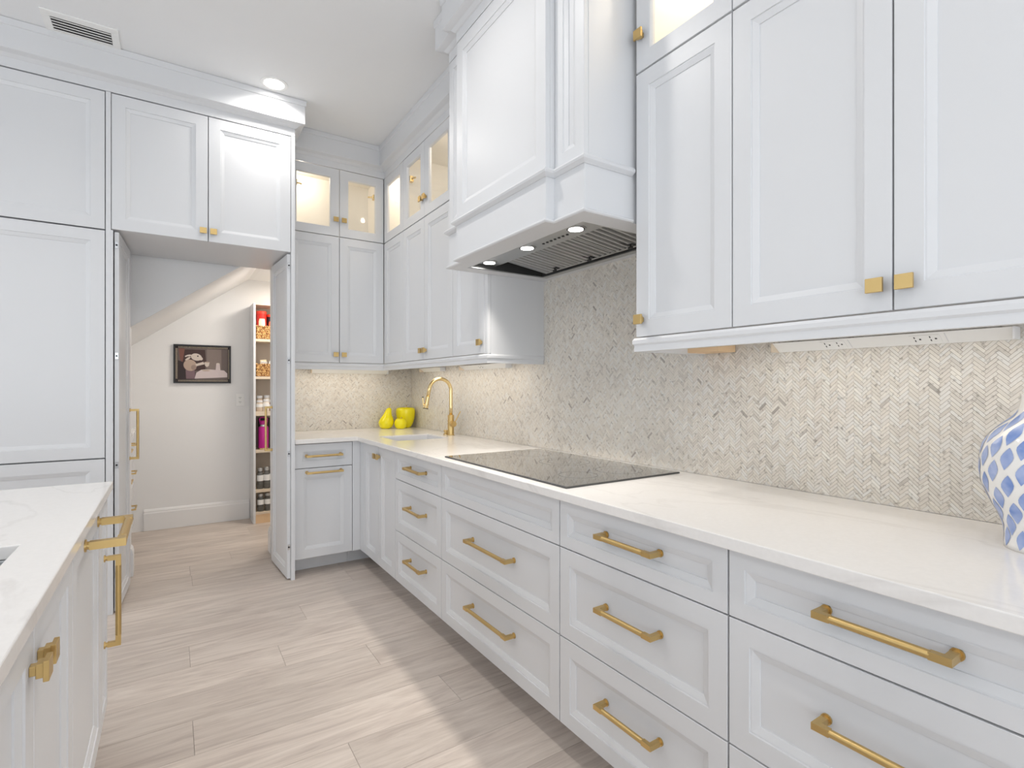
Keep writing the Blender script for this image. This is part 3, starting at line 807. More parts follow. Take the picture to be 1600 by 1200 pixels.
def sink(name, x0, x1, y0, y1, top, d, label, mat):
    root = empty(name, ((x0 + x1) / 2, (y0 + y1) / 2, top - d), 0, label, 'sink')
    a, c = (x1 - x0) / 2, (y1 - y0) / 2; t = .004; b = MB()
    b.box(-a - t, a + t, -c - t, c + t, 0, t); b.box(-a - t, -a, -c - t, c + t, t, d); b.box(a, a + t, -c - t, c + t, t, d)
    b.box(-a, a, -c - t, -c, t, d); b.box(-a, a, c, c + t, t, d)
    b.build('basin', mat, root, bevel=.0015)
    MB().cyl((0, 0, t + .0005), (0, 0, t + .004), .045, n=28).cyl((0, 0, t + .004), (0, 0, t + .006), .03, n=28).build('drain', M['chrome'], root, smooth=40)
    return root
sink('undermount_sink', SX0 + .006, SX1 - .006, SY0 + .006, SY1 - .006, .907, .2, 'white undermount prep sink cut into the counter in front of the faucet', M['sinkm'])

# ================================================================== COOKTOP
ck = empty('induction_cooktop', (1.433, 1.885, .9155), 0, 'black glass induction cooktop reflecting the herringbone tiles', 'cooktop')
b = MB(); a, c = .291, .474
b.box(-a, a, -c, c, .001, .0065)
b.build('glass_top', M['cook'], ck, bevel=.0012)
b = MB(); e = .003
b.box(-a - e, a + e, -c - e, -c - .0002, 0, .005); b.box(-a - e, a + e, c + .0002, c + e, 0, .005); b.box(-a - e, -a - .0002, -c, c, 0, .005); b.box(a + .0002, a + e, -c, c, 0, .005)
b.build('metal_rim', M['dark_steel'], ck)
ring_m = simple('ring_print', srgb(120, 116, 110), 0.2)
def ring(x, y, r, w=.0016, n=48):
    b = MB(); vs = []; fs = []
    for i in range(n):
        t = 2 * PI * i / n
        vs += [(x + r * math.cos(t), y + r * math.sin(t), .0068), (x + (r + w) * math.cos(t), y + (r + w) * math.sin(t), .0068)]
        j = (i + 1) % n; fs.append((2 * i, 2 * i + 1, 2 * j + 1, 2 * j))
    b.add(vs, fs); return b.build('burner_ring', ring_m, ck)
for x, y, r in ((.08, 0, .115), (.08, 0, .075), (-.10, -.31, .075), (.12, -.31, .095), (-.10, .31, .075), (.12, .31, .095)): ring(x, y, r)

# ================================================================== FAUCET
fa = empty('kitchen_faucet', (1.690, 3.405, .9155), 0, 'satin brass gooseneck pull-down faucet on the counter behind the sink', 'faucet')
MB().lathe([(.026, 0), (.026, .006), (.0225, .008), (.0225, .142), (.020, .146), (.0135, .148)], n=24).build('base', M['brass'], fa, smooth=40)
R = .084; pts = [(0, 0, .146), (0, 0, .20), (0, 0, .26), (0, 0, .321)]
for i in range(1, 19):
    t = PI * i / 18 * 0.93; pts.append((-R + R * math.cos(t), 0, .321 + R * math.sin(t)))
dx, dz = math.sin(PI * .93), math.cos(PI * .93); lp = pts[-1]
pts.append((lp[0] - .0 + dz * 0.0 - .013, 0, lp[2] - .060))
MB().tube(pts, .0125, 16).build('gooseneck', M['brass_light'], fa, smooth=True)
e0 = Vector(pts[-1]); dr = Vector((-.20, 0, -.98)).normalized()
b = MB(); b.cyl(e0, e0 + dr * .004, .0150, n=20); b.cyl(e0 + dr * .004, e0 + dr * .050, .0145, .0150, n=20); b.cyl(e0 + dr * .050, e0 + dr * .058, .0175, n=20); b.cyl(e0 + dr * .058, e0 + dr * .082, .0150, .0185, n=20)
hd = b.build('spray_head', M['brass_light'], fa, smooth=40)
MB().cyl(e0 + dr * .082, e0 + dr * .087, .0195, n=20).build('nozzle', M['black'], hd)
b = MB(); q = e0 + dr * .060 + Vector((-.022, 0, 0)); b.cyl(e0 + dr * .060, q, .006); b.cyl(q, q + Vector((-.004, 0, .052)), .0045); b.cyl(q + Vector((-.004, 0, .052)), q + Vector((-.0045, 0, .058)), .0055, mi=1)
b.build('spray_lever', [M['brass_light'], M['black']], hd, smooth=40)
b = MB(); b.cyl((0, -.018, .083), (0, -.050, .083), .021, n=24); b.cyl((0, -.050, .083), (0, -.054, .083), .017, n=24)
b.cyl((.012, -.040, .095), (.050, -.052, .172), .0042, .0036, n=12)
b.build('handle', M['brass'], fa, smooth=40)
sw = MB().lathe([(.019, 0), (.019, .006), (.012, .008), (.012, .018), (.017, .020), (.017, .030), (.014, .032)], n=24)
tag(sw.build('air_switch', M['brass'], smooth=40, loc=(1.688, 3.480, .9155)), 'small round brass button on the counter left of the faucet', 'button')

# ================================================================== CERAMIC FRUIT
def fruit(name, loc, prof, label, stem, cat='fruit', tilt=0):
    root = empty(name, loc, 0, label, cat, 'yellow ceramic fruit')
    # smooth profile
    P = []
    for i in range(len(prof) - 1):
        p0 = prof[max(i - 1, 0)]; p1 = prof[i]; p2 = prof[i + 1]; p3 = prof[min(i + 2, len(prof) - 1)]
        for s_ in range(5):
            t = s_ / 5.0
            f = lambda a, b_, c_, d_: 0.5 * ((2 * b_) + (-a + c_) * t + (2 * a - 5 * b_ + 4 * c_ - d_) * t * t + (-a + 3 * b_ - 3 * c_ + d_) * t ** 3)
            P.append((max(.0005, f(p0[0], p1[0], p2[0], p3[0])), max(0, f(p0[1], p1[1], p2[1], p3[1]))))
    P.append(prof[-1])
    b = MB().lathe(P, n=36); mt = Matrix.Rotation(tilt, 4, 'Y')
    for i, v in enumerate(b.v):
        k = v[2]; b.v[i] = (v[0] + math.sin(tilt) * k * k * 4, v[1], v[2])
    b.build('body', M['yellow'], root, smooth=True)
    sx, sz, ln = stem
    MB().tube([(sx, 0, sz - .006), (sx + .002, 0, sz + ln * .4), (sx + .010, 0, sz + ln)], [.0035, .003, .0038], 10).build('stem', M['brass_light'], root, smooth=True)
    return root
fruit('ceramic_pear', (1.505, 4.245, .9155), [(.001, .003), (.030, .0), (.046, .008), (.060, .035), (.061, .060), (.050, .088), (.036, .112), (.027, .138), (.022, .158), (.012, .170), (.001, .171)],
      'yellow ceramic pear, leftmost and tallest of the three on the counter corner', (.028, .169, .035), tilt=.25)
fruit('ceramic_apple', (1.685, 4.262, .9155), [(.001, .003), (.034, .0), (.048, .010), (.066, .045), (.077, .090), (.081, .130), (.077, .158), (.060, .171), (.030, .167), (.001, .156)],
      'large flat-topped yellow ceramic fruit at the back in the counter corner', (0, .157, .035))
fruit('ceramic_apple', (1.603, 4.165, .9155), [(.001, .003), (.026, .0), (.040, .008), (.050, .034), (.049, .058), (.036, .080), (.018, .084), (.001, .078)],
      'small round yellow ceramic apple in front of the other two fruit', (0, .080, .014))

# ================================================================== VASE
VD, VAZ = 1.60, math.radians(45.6)
edge = [(1567.7, 853), (1568.3, 843), (1568.8, 832), (1566.5, 817), (1558, 798), (1549, 784), (1540, 768), (1532.5, 752), (1528.7, 731), (1529.6, 712), (1534.5, 691), (1542, 680.5), (1556, 667.7), (1570, 658), (1581, 651), (1588.7, 643), (1593, 634), (1595, 626), (1595.5, 620), (1593.5, 615)]
vprof = []
for u, v in edge:      # measured outline turned into radius and height
    az = math.atan((u - 800) / F_PX)
    vprof.append((VD * math.sin(VAZ - az), 1.268 - (v - CY) / F_PX * VD * math.cos(VAZ - az) * math.cos(az) - .915))
vprof.sort(key=lambda p: p[1]); vprof[0] = (vprof[0][0], 0.0)
VH = vprof[-1][1]
vz = empty('ceramic_vase', (VD * math.sin(YAW + VAZ), VD * math.cos(YAW + VAZ), .9155), 0, 'white ceramic vase painted with blue leaf shapes at the right edge of the counter', 'vase')
b = MB().lathe(vprof + [(vprof[-1][0] - .004, VH + .001), (vprof[-1][0] - .008, VH - .01), (vprof[-1][0] - .005, VH - .05)], n=64, cap=True)
b.build('vase_body', M['vase_white'], vz, smooth=True)
def vr(z):
    for i in range(len(vprof) - 1):
        if vprof[i][1] <= z <= vprof[i + 1][1]:
            t = (z - vprof[i][1]) / (vprof[i + 1][1] - vprof[i][1] + 1e-9); return vprof[i][0] + t * (vprof[i + 1][0] - vprof[i][0])
    return vprof[0][0] if z < vprof[0][1] else vprof[-1][0]
NL = 12; rowh = .0290; b = MB(); nrow = 11
for k in range(nrow):
    zc = .026 + k * rowh * (1.0 if k < 7 else .97)
    for j in range(NL):
        a0 = 2 * PI * (j + .5 * (k % 2)) / NL + .14
        rr = vr(zc); hh = min(.0240, zc - .004, VH - .006 - zc); ww = min(.0125, 2 * PI * rr / NL * .30)
        if hh < .008 or zc > .285: continue
        rows = 7; vs = []; fs = []
        for i in range(rows + 1):
            t = -1 + 2 * i / rows; z = zc + hh * t; wdt = ww * (1 - abs(t) ** 1.5) * (1 + .12 * t)
            lean = .010 * t * .35
            for s_ in (-1, -.33, .33, 1):
                r_ = vr(z) + .0008; aa = a0 + (wdt * s_ + lean) / max(r_, .03)
                vs.append((r_ * math.cos(aa), r_ * math.sin(aa), z))
        for i in range(rows):
            for s_ in range(3): fs.append((i * 4 + s_, i * 4 + s_ + 1, (i + 1) * 4 + s_ + 1, (i + 1) * 4 + s_))
        b.add(vs, fs)
tag(b.build('painted_leaves', M['leaf'], vz, smooth=True), kind='stuff')

# ================================================================== POWER STRIPS UNDER THE UPPERS
def strip(loc, rz, L, label, outlets, cover=True):
    root = empty('power_strip', loc, rz, label, 'power strip')
    # triangular section: sloped face towards viewer/down. local x along, y depth to wall, z up
    b = MB().prism([(0.0, 0.0), (-.044, .030), (0.0, .030)], 'x', 0, L); b.build('housing', M['white_plastic'], root, bevel=.0012)
    n = Vector((0, -.030, -.044)).normalized(); tdir = Vector((0, -.044, .030)).normalized()
    for ox in outlets:
        oc = Vector((ox, -.024, .0165)) + n * .0006
        o = MB()
        def q(cx_, hw, s0, s1, lift, mi):
            P = [Vector((cx_ - hw, 0, 0)) + tdir * s0, Vector((cx_ + hw, 0, 0)) + tdir * s0, Vector((cx_ + hw, 0, 0)) + tdir * s1, Vector((cx_ - hw, 0, 0)) + tdir * s1]
            P = [p + Vector((ox, -.022, .015)) + n * lift for p in P]; base_ = [p - n * .001 for p in P]
            o.add(P + base_, [(0, 1, 2, 3), (0, 4, 5, 1), (1, 5, 6, 2), (2, 6, 7, 3), (3, 7, 4, 0)], mi)
        q(0, .035, -.017, .017, .0012, 0)
        for s_ in (-1, 1):
            q(s_ * .018 - .006, .0012, -.010, -.003, .0018, 1); q(s_ * .018 - .006, .0012, .004, .011, .0018, 1); q(s_ * .018 + .006, .0022, -.003, .002, .0018, 1)
        q(.047, .0006, -.020, .020, .0012, 2)
        o.build('outlet', [M['white_plastic'], M['black'], M['toe']], root, fix=True)
    MB().box(-.004, 0, -.0445, .0, -.0005, .0305).build('end_cap', M['shelf_edge'], root); MB().box(L, L + .004, -.0445, .0, -.0005, .0305).build('end_cap', M['toe'], root)
    return root
XS = XW - .0125
strip((XS, 1.023, 1.385), RW, .615, 'long white angled power strip with two outlets under the right-hand upper cabinets', [.19, .43])
strip((XS, 4.08, 1.385), RW, .40, 'short white power strip under the upper cabinets left of the faucet', [])
strip((XS, 3.36, 1.383), RW, .62, 'white power strip under the upper cabinets between faucet and hood', [.28])
strip((0.93, YW - .0125, 1.372), BK, .62, 'white power strip under the short wall upper cabinets', [])
tag(MB().box(1.700, 1.776, 1.395, 1.415, 1.393, 1.43).box(1.66, 1.776, 1.235, 1.34, 1.400, 1.428).build('cleat', M['maple']) if False else MB().box(1.67, 1.774, 1.19, 1.332, 1.396, 1.428).build('wood_cleat', M['maple']),
    'small bare maple block under the upper cabinet right of the hood', 'wood block')

# ================================================================== TALL CABINETS
def tall_front(parent, x0, x1, z0, z1, f=.062): return front('door', parent, x0, x1, z0, z1, f)
TD = 0.640
fr = empty('panelled_refrigerator', (-1.215, YT, 0), BK, 'tall white panelled built-in refrigerator cabinet left of the pantry opening', 'cabinet')
carcass(fr, .0005, .911, .10, 2.90, TD); MB().box(.0005, .911, .09, .10, 0, .10).build('toe_kick', M['toe'], fr)
for a, c in ((.105, .868), (.871, 2.130), (2.134, 2.897)): tall_front(fr, .002, .910, a, c)
MB().box(-.085, -.0005, 0, TD, 0, 2.90).build('end_panel', M['lacquer'], fr, bevel=.001)

pc = empty('pantry_surround', (0.188, YT, 0), BK, 'white cabinet surround over the pantry opening with two doors swung inwards', 'cabinet')
ox = -0.188
b = MB().box(-.303 + ox, -.280 + ox, 0, TD, 0, 2.90).box(-.2799 + ox, -.2705 + ox, .0, TD, 0, 2.136); b.build('side_panel', M['lacquer'], pc, bevel=.0008)
b = MB().box(.656 + ox, TXR + ox, 0, TD, 0, 2.90); b.build('side_panel', M['lacquer'], pc, bevel=.0008)
b = MB().box(TXR + ox - .001, TXR + ox + .0, TD, TD + .07, 0, 2.9)
b = MB().box(-.279 + ox, .655 + ox, .055, TD, 2.142, 2.90).box(-.279 + ox, .655 + ox, FT + .001, .055, 2.142, 2.158); b.build('top_box', M['lacquer'], pc)
d = tall_front(pc, -.279 + ox, .188 + ox, 2.140, 2.897); knob(d, .188 + ox - .027, 2.200)
d = tall_front(pc, .188 + ox, .655 + ox, 2.140, 2.897); knob(d, .188 + ox + .027, 2.200)
DW = .465
for s in (-1, 1):
    # door swung inwards about 94 degrees, its panelled face towards the opening
    hxp = (.634 if s > 0 else -.245) + ox
    ang = math.radians(86)
    rt = empty('door', (hxp, .012, .012), 0); rt.parent = pc
    if s > 0: rt.rotation_euler = (0, 0, PI - (PI / 2 - math.radians(3.3)))     # local +x -> roughly +Y, leaning to -X
    else: rt.rotation_euler = (0, 0, PI / 2 - math.radians(3.3))
    hgt = 2.118
    g_ = 0
    prof = [(0, FT), (0, 0.0012), (0.0012, 0), (.058, 0), (.0592, 0.0035), (.0625, 0.0035), (.079, 0.0095), (.0795, 0.0125)]
    vs, fs = rings(.001, DW, 0, hgt, prof); n = len(vs); fs.append((n - 4, n - 3, n - 2, n - 1)); fs.append((3, 2, 1, 0))
    # raise bottom rail like the photo
    if s > 0: vs = [(v[0], -v[1] + .0, v[2]) for v in vs]; fs = [f[::-1] for f in fs]
    me = MB(); me.add(vs, fs)
    if s < 0: me.v = [(v[0], v[1], v[2]) for v in me.v]
    o = me.build('leaf', M['lacquer'], rt)
    b = MB(); x_ = DW - .030; z0, z1 = .800, 1.105; r = .0078; sg = 1 if s > 0 else -1
    for z in (z0, z1):
        b.cyl((x_, 0, z), (x_, sg * .004, z), r * 1.4, n=14); b.box(x_ - r * .9, x_ + r * .9, min(sg * .003, sg * .049), max(sg * .003, sg * .049), z - r * .9, z + r * .9)
    b.cyl((x_, sg * .042, z0), (x_, sg * .042, z1), r, n=14)
    b.build('pull', M['brass'], rt, smooth=35)
    for z in (.205, .815, 1.425, 2.045):
        h_ = MB().box(-.0025, .0015, -sg * .016 if sg < 0 else -.016, -sg * .004 if sg < 0 else -.004, z - .014, z + .014) if False else MB()
        ya, yb = (-.0165, -.0035) if sg > 0 else (.0035, .0165)
        h_.box(-.003, .001, ya, yb, z - .017, z + .017); h_.cyl((-.006, (ya + yb) / 2, z), (-.003, (ya + yb) / 2, z), .005, mi=1)
        h_.build('hinge', [M['chrome'], M['black']], rt)

# ================================================================== PANTRY CONTENTS
PX = -0.262
for i, (y0, w, lab) in enumerate(((4.44, .50, 'white pantry drawer unit just behind the open left door'), (4.945, .50, 'white pantry drawer unit at the far end against the back wall'))):
    root = empty('pantry_drawer_unit', (PX, y0, 0), IS, lab, 'cabinet')
    carcass(root, .0005, w - .0005, .10, .885, .036, back=.0205)
    MB().box(.0005, w - .0005, .030, .036, 0, .10).build('toe_kick', M['toe'], root)
    for a, c, pz in ((G1, .880, .800), (G2, G1, .575), (.105, G2, .290)):
        dr_ = front('drawer', root, 0, w, a, c, f=.045); pull(dr_, w / 2, pz, .16, r=.006, y0=.0125, proj=.036)
tag(MB().box(-.2995, PX + .012, 4.44, 5.445, .886, .915).build('pantry_counter', M['quartz'], bevel=.002), 'narrow white counter slab on the pantry drawers', 'countertop')

bk = empty('pantry_bookcase', (.86, 5.460, 0), 0, 'tall open shelf tower with tan shelves at the right of the pantry', 'shelf')
bx0, bx1, by0, by1 = -.226, .20, -.130, .128
b = MB().box(bx0, bx0 + .019, by0, by1, 0, 2.036); b.build('side_board', M['lacquer'], bk, bevel=.001)
MB().box(bx1 - .019, bx1, by0, by1, 0, 2.036).build('side_board', M['lacquer'], bk)
MB().box(bx0 + .019, bx1 - .019, by1 - .010, by1, .0, 2.036).build('back_board', M['shelf'], bk)
MB().box(bx0 + .019, bx1 - .019, by0, by1 - .010, 2.020, 2.036).build('top_board', M['shelf_edge'], bk)
MB().box(bx0 + .019, bx1 - .019, by0 + .006, by0 + .022, 0, .082).build('kick_board', M['maple'], bk)
shelves = [(1.706, .024), (1.359, .024), (1.036, .042), (.677, .024), (.312, .026), (.105, .022)]
for z, t in shelves:
    MB().box(bx0 + .019, bx1 - .019, by0 + .001, by1 - .010, z - t, z).build('shelf_board', M['shelf_edge'], bk)
def basket(x, y, z, w, d, h, label):
    root = empty('woven_basket', (x, y, z), 0, label, 'basket', 'woven baskets on the pantry shelves')
    MB().box(-w / 2 + .006, w / 2 - .006, -d / 2 + .006, d / 2 - .006, 0.0, .006).box(-w / 2 + .003, w / 2 - .003, -d / 2 + .004, -d / 2 + .009, .006, h - .004).box(-w / 2 + .003, w / 2 - .003, d / 2 - .009, d / 2 - .004, .006, h - .004).box(-w / 2 + .004, -w / 2 + .009, -d / 2 + .009, d / 2 - .009, .006, h - .004).box(w / 2 - .009, w / 2 - .004, -d / 2 + .009, d / 2 - .009, .006, h - .004).build('liner', M['basket'], root)
    b = MB(); rows = 7; 
    for k in range(rows):
        zc = h * (k + .5) / rows
        for (n_, L_, fx) in ((int(w / .020), w, 'f'), (int(w / .020), w, 'b'), (int(d / .020), d, 'l'), (int(d / .020), d, 'r')):
            for i in range(n_):
                t = -L_ / 2 + L_ * (i + .5 + (.25 if k % 2 else -.0)) / n_
                if t > L_ / 2: continue
                s_ = 1 if k % 2 else -1
                du = L_ / n_ * .42; dz_ = h / rows * .34
                if fx in 'fb':
                    yy = (-d / 2 + .002) if fx == 'f' else (d / 2 - .002); p0, p1 = (t - du, yy, zc - dz_ * s_), (t + du, yy, zc + dz_ * s_)
                else:
                    xx = (-w / 2 + .002) if fx == 'l' else (w / 2 - .002); p0, p1 = (xx, t - du, zc - dz_ * s_), (xx, t + du, zc + dz_ * s_)
                b.cyl(p0, p1, .0062, n=6)
    tag(b.build('weave', M['basket'], root), kind='stuff')
    return root
BX = .735
basket(BX + .02, 5.425, 1.7065, .185, .17, .125, 'woven seagrass basket with red and black canisters on the top shelf')
basket(BX + .02, 5.425, 1.3595, .185, .17, .120, 'woven seagrass basket stuffed with papers on the second shelf')
red = simple('red_label', srgb(196, 36, 26), .35); navy = simple('dark_label', srgb(30, 26, 40), .4); cream = simple('cream_label', srgb(238, 222, 190), .5)
lid_m = simple('red_lid', srgb(214, 60, 40), .35); orange = simple('orange_label', srgb(214, 110, 70), .5)
def canister(x, y, z, r, h, mat, lidm, label, patch=None):
    root = empty('food_canister', (x, y, z), 0, label, 'canister')
    MB().lathe([(r * .97, 0), (r, .003), (r, h * .9)], n=28).build('can_body', mat, root, smooth=40)
    MB().lathe([(r * 1.03, h * .9 + .0005), (r * 1.03, h - .003), (r * .97, h)], n=28).build('can_lid', lidm, root, smooth=40)
    if patch:
        vs = []; fs = []
        for i in range(9):
            a = -PI / 2 + (i - 4) * .17
            for k in range(5):
                zz = h * (.30 + .42 * k / 4) ; sh = 1 - .25 * (k == 4) 
                vs.append(((r + .0008) * math.cos(-PI / 2 + (a + PI / 2) * sh), (r + .0008) * math.sin(-PI / 2 + (a + PI / 2) * sh), zz))
        for i in range(8):
            for k in range(4): fs.append((i * 5 + k, (i + 1) * 5 + k, (i + 1) * 5 + k + 1, i * 5 + k + 1))
        b = MB(); b.add(vs, fs); b.build('can_label', patch, root, smooth=True)
    return root
canister(.712, 5.415, 1.713, .043, .258, red, lid_m, 'red canister with a cream patch standing in the upper basket', cream)
canister(.795, 5.425, 1.713, .037, .232, navy, lid_m, 'dark canister beside the red one in the upper basket', orange)
# papers in the lower basket
for k, (x, a, h, lab) in enumerate(((.700, .25, .075, 'white folded paper packet leaning left in the lower basket'), (.742, -.15, .092, 'cream paper packet standing tallest in the lower basket'), (.785, .35, .070, 'white paper packet leaning right in the lower basket'))):
    o = MB().box(-.028, .028, -.004, .004, 0, .10 + h * .5).build('paper_packet', [cream, M['white_plastic']][k % 2 == 0], loc=(x, 5.41 + .012 * k, 1.372), bevel=.001)
    o.rotation_euler = (.35 - .2 * k, a * .6, a); tag(o, lab, 'packet')
def jar(x, y, z, r, h, label, mat, lidmat, lab=True, group=None, name='jar'):
    root = empty(name, (x, y, z), 0, label, 'jar', group)
    MB().lathe([(r * .9, 0), (r, .005), (r, h * .70), (r * .78, h * .80), (r * .78, h * .84)], n=22).build('jar_body', mat, root, smooth=40)
    MB().lathe([(r * .86, h * .84 + .0005), (r * .86, h - .002), (r * .80, h)], n=22).build('jar_lid', lidmat, root, smooth=40)
    if lab: MB().lathe([(r + .0008, h * .38), (r + .0008, h * .66)], n=22, cap=False).build('jar_label', M['white_plastic'], root, smooth=True)
    return root
milk = simple('pale_spice', srgb(206, 190, 172), .4, var=.12, vscale=40)
mats3 = [milk, simple('white_powder', srgb(226, 218, 206), .4, var=.05), simple('brown_spice', srgb(150, 104, 78), .5, var=.2, vscale=60)]
k = 0
for x, y, h, lab in ((.690, 5.375, .115, 'pale spice jar at the front left of the third shelf'), (.745, 5.372, .125, 'white-labelled jar second from left at the front of the third shelf'), (.800, 5.378, .110, 'brown jar partly behind the door on the third shelf'),
                (.700, 5.445, .165, 'taller pale jar behind the left spice jar on the third shelf'), (.762, 5.445, .170, 'taller jar at the back middle of the third shelf')):
    jar(x, y, 1.0365, .029, h * .86, lab, mats3[k % 3], M['toe'], True, 'spice jars on the third pantry shelf'); k += 1
mag = simple('magenta_powdercoat', srgb(190, 30, 140), .35); 
tb = empty('water_bottle', (.727, 5.395, .6775), 0, 'magenta insulated bottle with carry handle on the fourth pantry shelf', 'bottle')
MB().lathe([(.040, 0), (.040, .014)], n=28).build('base_ring', M['brass_light'], tb, smooth=40)
MB().lathe([(.042, .0145), (.043, .02), (.043, .200), (.038, .214)], n=28).build('bottle_body', mag, tb, smooth=40)
MB().lathe([(.030, .2145), (.030, .232), (.026, .234)], n=24).build('neck_ring', M['chrome'], tb, smooth=40)
b = MB().lathe([(.033, .2345), (.033, .262), (.028, .268)], n=24); b.tube([(-.030, 0, .25), (-.034, 0, .285), (-.02, 0, .298), (.02, 0, .298), (.034, 0, .285), (.030, 0, .25)], .006, 8)
b.build('cap', mag, tb, smooth=40)
db = MB().box(-.05, .05, -.02, .02, 0, .29)
tag(db.build('dark_box', simple('dark_box_card', srgb(44, 34, 36), .6), loc=(.745, 5.50, .6775), bevel=.002), 'dark box standing behind the magenta bottle', 'box')
k = 0
for x, y, h, z, lab in ((.697, 5.38, .195, .3125, 'tall clear glass jar at the left of the fifth pantry shelf'), (.752, 5.375, .200, .3125, 'tall clear glass jar in the middle of the fifth pantry shelf'), (.803, 5.385, .205, .3125, 'glass jar beside the door edge on the fifth pantry shelf'),
                        (.700, 5.372, .165, .1055, 'clear glass jar at the left of the lowest pantry shelf'), (.760, 5.372, .165, .1055, 'clear glass jar second on the lowest pantry shelf')):
    jar(x, y, z, .0285, h, lab, M['jar'], M['steel'], True, 'glass jars on the low pantry shelves', name='glass_jar'); k += 1

# outlet on the far wall
ol = empty('wall_outlet', (.550, PYF - .0005, 1.138), BK, 'white duplex outlet on the pantry back wall', 'outlet')
MB().box(-.036, .036, -.006, 0, -.058, .058).build('cover_plate', M['white_plastic'], ol, bevel=.0015)
for z in (-.020, .020):
    b = MB().box(-.017, .017, -.0075, -.0061, z - .014, z + .014)
    for sx_ in (-.006, .006): b.box(sx_ - .0016, sx_ + .0016, -.0079, -.0076, z - .002, z + .007, 1)
    b.box(-.002, .002, -.0079, -.0076, z - .010, z - .006, 1)
    b.build('socket', [M['white_plastic'], M['black']], ol)

# framed print
PW, PH = .455, .350
pf = empty('framed_picture', (.2445, PYF - .0005, 1.471), BK, 'black framed sepia picture of a rabbit holding a cup, on the pantry wall', 'picture')
b = MB(); t = .014
b.box(-PW / 2, PW / 2, -.020, 0, PH / 2 - t, PH / 2); b.box(-PW / 2, PW / 2, -.020, 0, -PH / 2, -PH / 2 + t)
b.box(-PW / 2, -PW / 2 + t, -.020, 0, -PH / 2 + t, PH / 2 - t); b.box(PW / 2 - t, PW / 2, -.020, 0, -PH / 2 + t, PH / 2 - t)
b.build('picture_frame', M['black'], pf, bevel=.001)
cols = dict(bg=(104, 92, 88), bg2=(128, 114, 108), chair=(62, 42, 40), coat=(178, 156, 140), face=(206, 194, 184), cloth=(204, 190, 190), dark=(48, 36, 38), tick=(206, 192, 168), skirt=(122, 98, 104), curtain=(120, 78, 68), shade=(150, 130, 120))
pm = [simple('print_' + k, srgb(*v), .6, var=.05, vscale=30) for k, v in cols.items()]; pi_ = {k: i for i, k in enumerate(cols)}
pr = MB(); lay = [0]
def poly(pts, c):
    # points in picture pixels of a 1600x1164 study view: x 150..1465, y 120..1000
    lay[0] += 1; y = -.004 - lay[0] * .00012
    P = [((x - 807.5) / 1315 * PW, y, (560 - yy) / 880 * PH) for x, yy in pts]
    pr.add(P, [tuple(range(len(P)))[::-1]], pi_[c])
def ell(cx_, cy_, rx, ry, c, rot=0, n=20):
    poly([(cx_ + rx * math.cos(t) * math.cos(rot) - ry * math.sin(t) * math.sin(rot), cy_ + rx * math.cos(t) * math.sin(rot) + ry * math.sin(t) * math.cos(rot)) for t in [2 * PI * i / n for i in range(n)]], c)
poly([(185, 150), (1430, 150), (1430, 970), (185, 970)], 'dark')
poly([(250, 200), (1390, 200), (1390, 920), (250, 920)], 'bg')
poly([(900, 210), (1240, 210), (1240, 700), (900, 700)], 'bg2'); poly([(265, 210), (400, 210), (420, 480), (330, 520), (290, 420)], 'curtain')
poly([(400, 230), (860, 230), (880, 500), (860, 700), (600, 720), (340, 600)], 'chair')
poly([(250, 480), (420, 540), (420, 760), (640, 740), (640, 915), (250, 915)], 'dark')
poly([(420, 700), (620, 690), (640, 900), (430, 900)], 'skirt')
ell(520, 590, 150, 130, 'coat', .2); ell(600, 640, 60, 60, 'shade', .2)
poly([(640, 560), (820, 505), (850, 560), (660, 610)], 'face'); ell(660, 400, 125, 82, 'face', .18); ell(755, 430, 55, 40, 'face', .4)
ell(475, 375, 75, 24, 'face', -.25); ell(470, 440, 72, 22, 'face', -.55); ell(455, 400, 40, 8, 'chair', -.35); ell(693, 378, 18, 16, 'dark')
poly([(840, 512), (965, 512), (945, 600), (900, 625), (862, 600)], 'face'); ell(902, 514, 62, 12, 'coat')
poly([(620, 895), (660, 760), (770, 690), (980, 680), (1300, 700), (1380, 770), (1380, 860), (1000, 880)], 'cloth')
ell(880, 702, 115, 20, 'face'); ell(880, 710, 90, 12, 'coat'); poly([(1105, 700), (1120, 545), (1200, 545), (1215, 700)], 'cloth'); ell(1160, 545, 42, 18, 'face')
for i in range(34):
    x = 262 + i * 33.5
    poly([(x, 160), (x + 12, 160), (x + 12, 196), (x, 196)], 'tick'); poly([(x, 926), (x + 12, 926), (x + 12, 962), (x, 962)], 'tick')
for i in range(24):
    y = 215 + i * 29
    poly([(198, y), (240, y), (240, y + 11), (198, y + 11)], 'tick'); poly([(1398, y), (1424, y), (1424, y + 11), (1398, y + 11)], 'tick')
pr.build('print', pm, pf)

# ================================================================== CEILING FITTINGS
s_ = (ZC - 1.268) / (3.1 - 1.268)
vt = empty('ceiling_vent', (-.382 * s_, 3.4705 * s_, ZC), 0, 'white slotted air vent in the ceiling above the left cabinets', 'vent')
w, d_ = .156, .110
b = MB(); iw, idp = .122, .063
b.box(-w, w, -d_, -idp, -.006, 0); b.box(-w, w, idp, d_, -.006, 0); b.box(-w, -iw, -idp, idp, -.006, 0); b.box(iw, w, -idp, idp, -.006, 0)
b.build('flange', M['white_plastic'], vt, bevel=.001)
MB().box(-iw, iw, -idp, idp, -.0015, -.0002).build('duct', simple('duct_grey', srgb(70, 70, 72), .7), vt)
for i in range(5):
    y = -idp + .012 + i * .0255
    MB().prism([(y - .0105, -.0085), (y - .0095, -.0098), (y + .0105, -.0035), (y + .0095, -.0022)], 'x', -iw + .001, iw - .001).build('louvre', M['white_plastic'], vt)
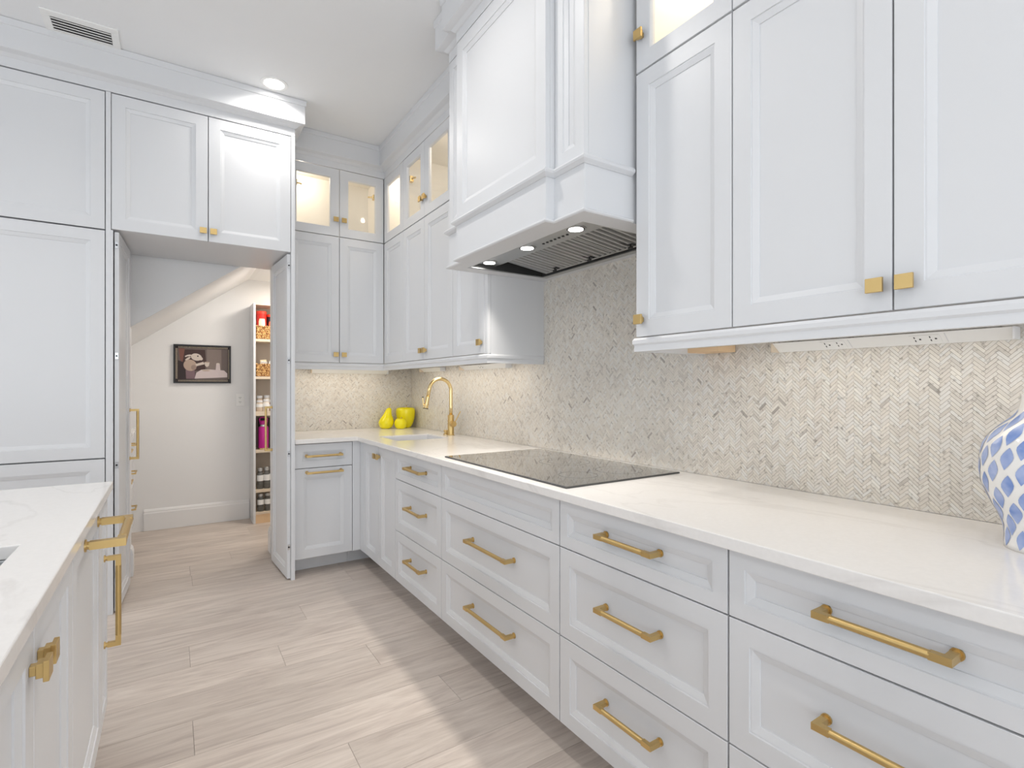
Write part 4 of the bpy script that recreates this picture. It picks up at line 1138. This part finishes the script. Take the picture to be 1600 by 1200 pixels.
def downlight(p, label):
    o = empty('recessed_downlight', (p[0], p[1], ZC), 0, label, 'ceiling light')
    MB().lathe([(.078, 0), (.078, -.003), (.074, -.005), (.058, -.005), (.056, -.001)], n=40, cap=False).build('trim_ring', M['white_plastic'], o, smooth=50)
    MB().cyl((0, 0, -.0005), (0, 0, -.003), .0555, n=36).build('lens', M['lamp'], o)
downlight(CANS_AND_FILL[0], 'round recessed ceiling downlight beside the crown of the tall cabinets')
downlight(CANS_AND_FILL[1], 'round recessed ceiling downlight level with the hood outside the frame')

# ================================================================== ISLAND
IXF = -0.195
def isl(y0, w, label, kind):
    root = empty('island_cabinet', (IXF, y0, 0), IS, label, 'cabinet')
    b = MB().box(.0005, w - .0005, FT + .001, 1.0, ZB0 + .001, ZB1)
    if kind == 'sink':      # leave room for the basin
        b = MB(); b.box(.0005, w - .0005, FT + .001, .045, ZB0 + .001, ZB1); b.box(.0005, w - .0005, .62, 1.0, ZB0 + .001, ZB1); b.box(.0005, w - .0005, .046, .619, ZB0 + .001, .60)
        b.box(.0005, .018, .0455, .6195, .60, ZB1)
        b.box(w - .018, w - .0005, .0455, .6195, .60, ZB1)
    b.build('carcass', M['lacquer'], root)
    MB().box(.0005, w - .0005, .07, .085, 0, ZB0).build('toe_kick', M['toe'], root)
    if kind in ('sink', 'doors'):
        h = w / 2
        d = front('door', root, 0, h, ZB0, ZB1 - .004, f=.060); knob(d, h - .032, .800, 1.0)
        d = front('door', root, h, w, ZB0, ZB1 - .004, f=.060); knob(d, h + .032, .800, 1.0)
    elif kind == 'pull':
        d = front('drawer_front', root, 0, w, ZB0, ZB1 - .004, f=.060); pull(d, w * .60, .838, .30, r=.0115, proj=.080)
    elif kind == 'vert':
        d = front('door', root, 0, w, ZB0, ZB1 - .004, f=.042); pull(d, w * .45, .520, .300, vert=True, r=.0085, proj=.040)
    return root
isl(-0.62, 1.385, 'white island cabinet pair nearest the camera beside the sink doors', 'doors')
isl(0.770, 0.834, 'white island sink cabinet with two stepped brass knobs at the seam', 'sink')
isl(1.605, 0.590, 'white island pull-out cabinet with a thick horizontal brass bar below the counter', 'pull')
isl(2.196, 0.214, 'narrow white cabinet at the island end with a vertical brass bar', 'vert')
ISX0, ISX1, ISY0, ISY1 = -.760, -.283, .86, 1.577
it = gridslab([-1.30, ISX0, ISX1, -.181], [-.66, ISY0, ISY1, 2.440], lambda i, j: not (i == 1 and j == 1), .885, .915).build('island_countertop', M['quartz'], bevel=.0025)
tag(it, 'white quartz island countertop with grey veins and sink cut-out at lower left', 'countertop')
sink('island_sink', ISX0 + .004, ISX1 - .004, ISY0 + .004, ISY1 - .004, .8845, .23, 'steel undermount sink in the island at the left edge', M['sink_steel'])
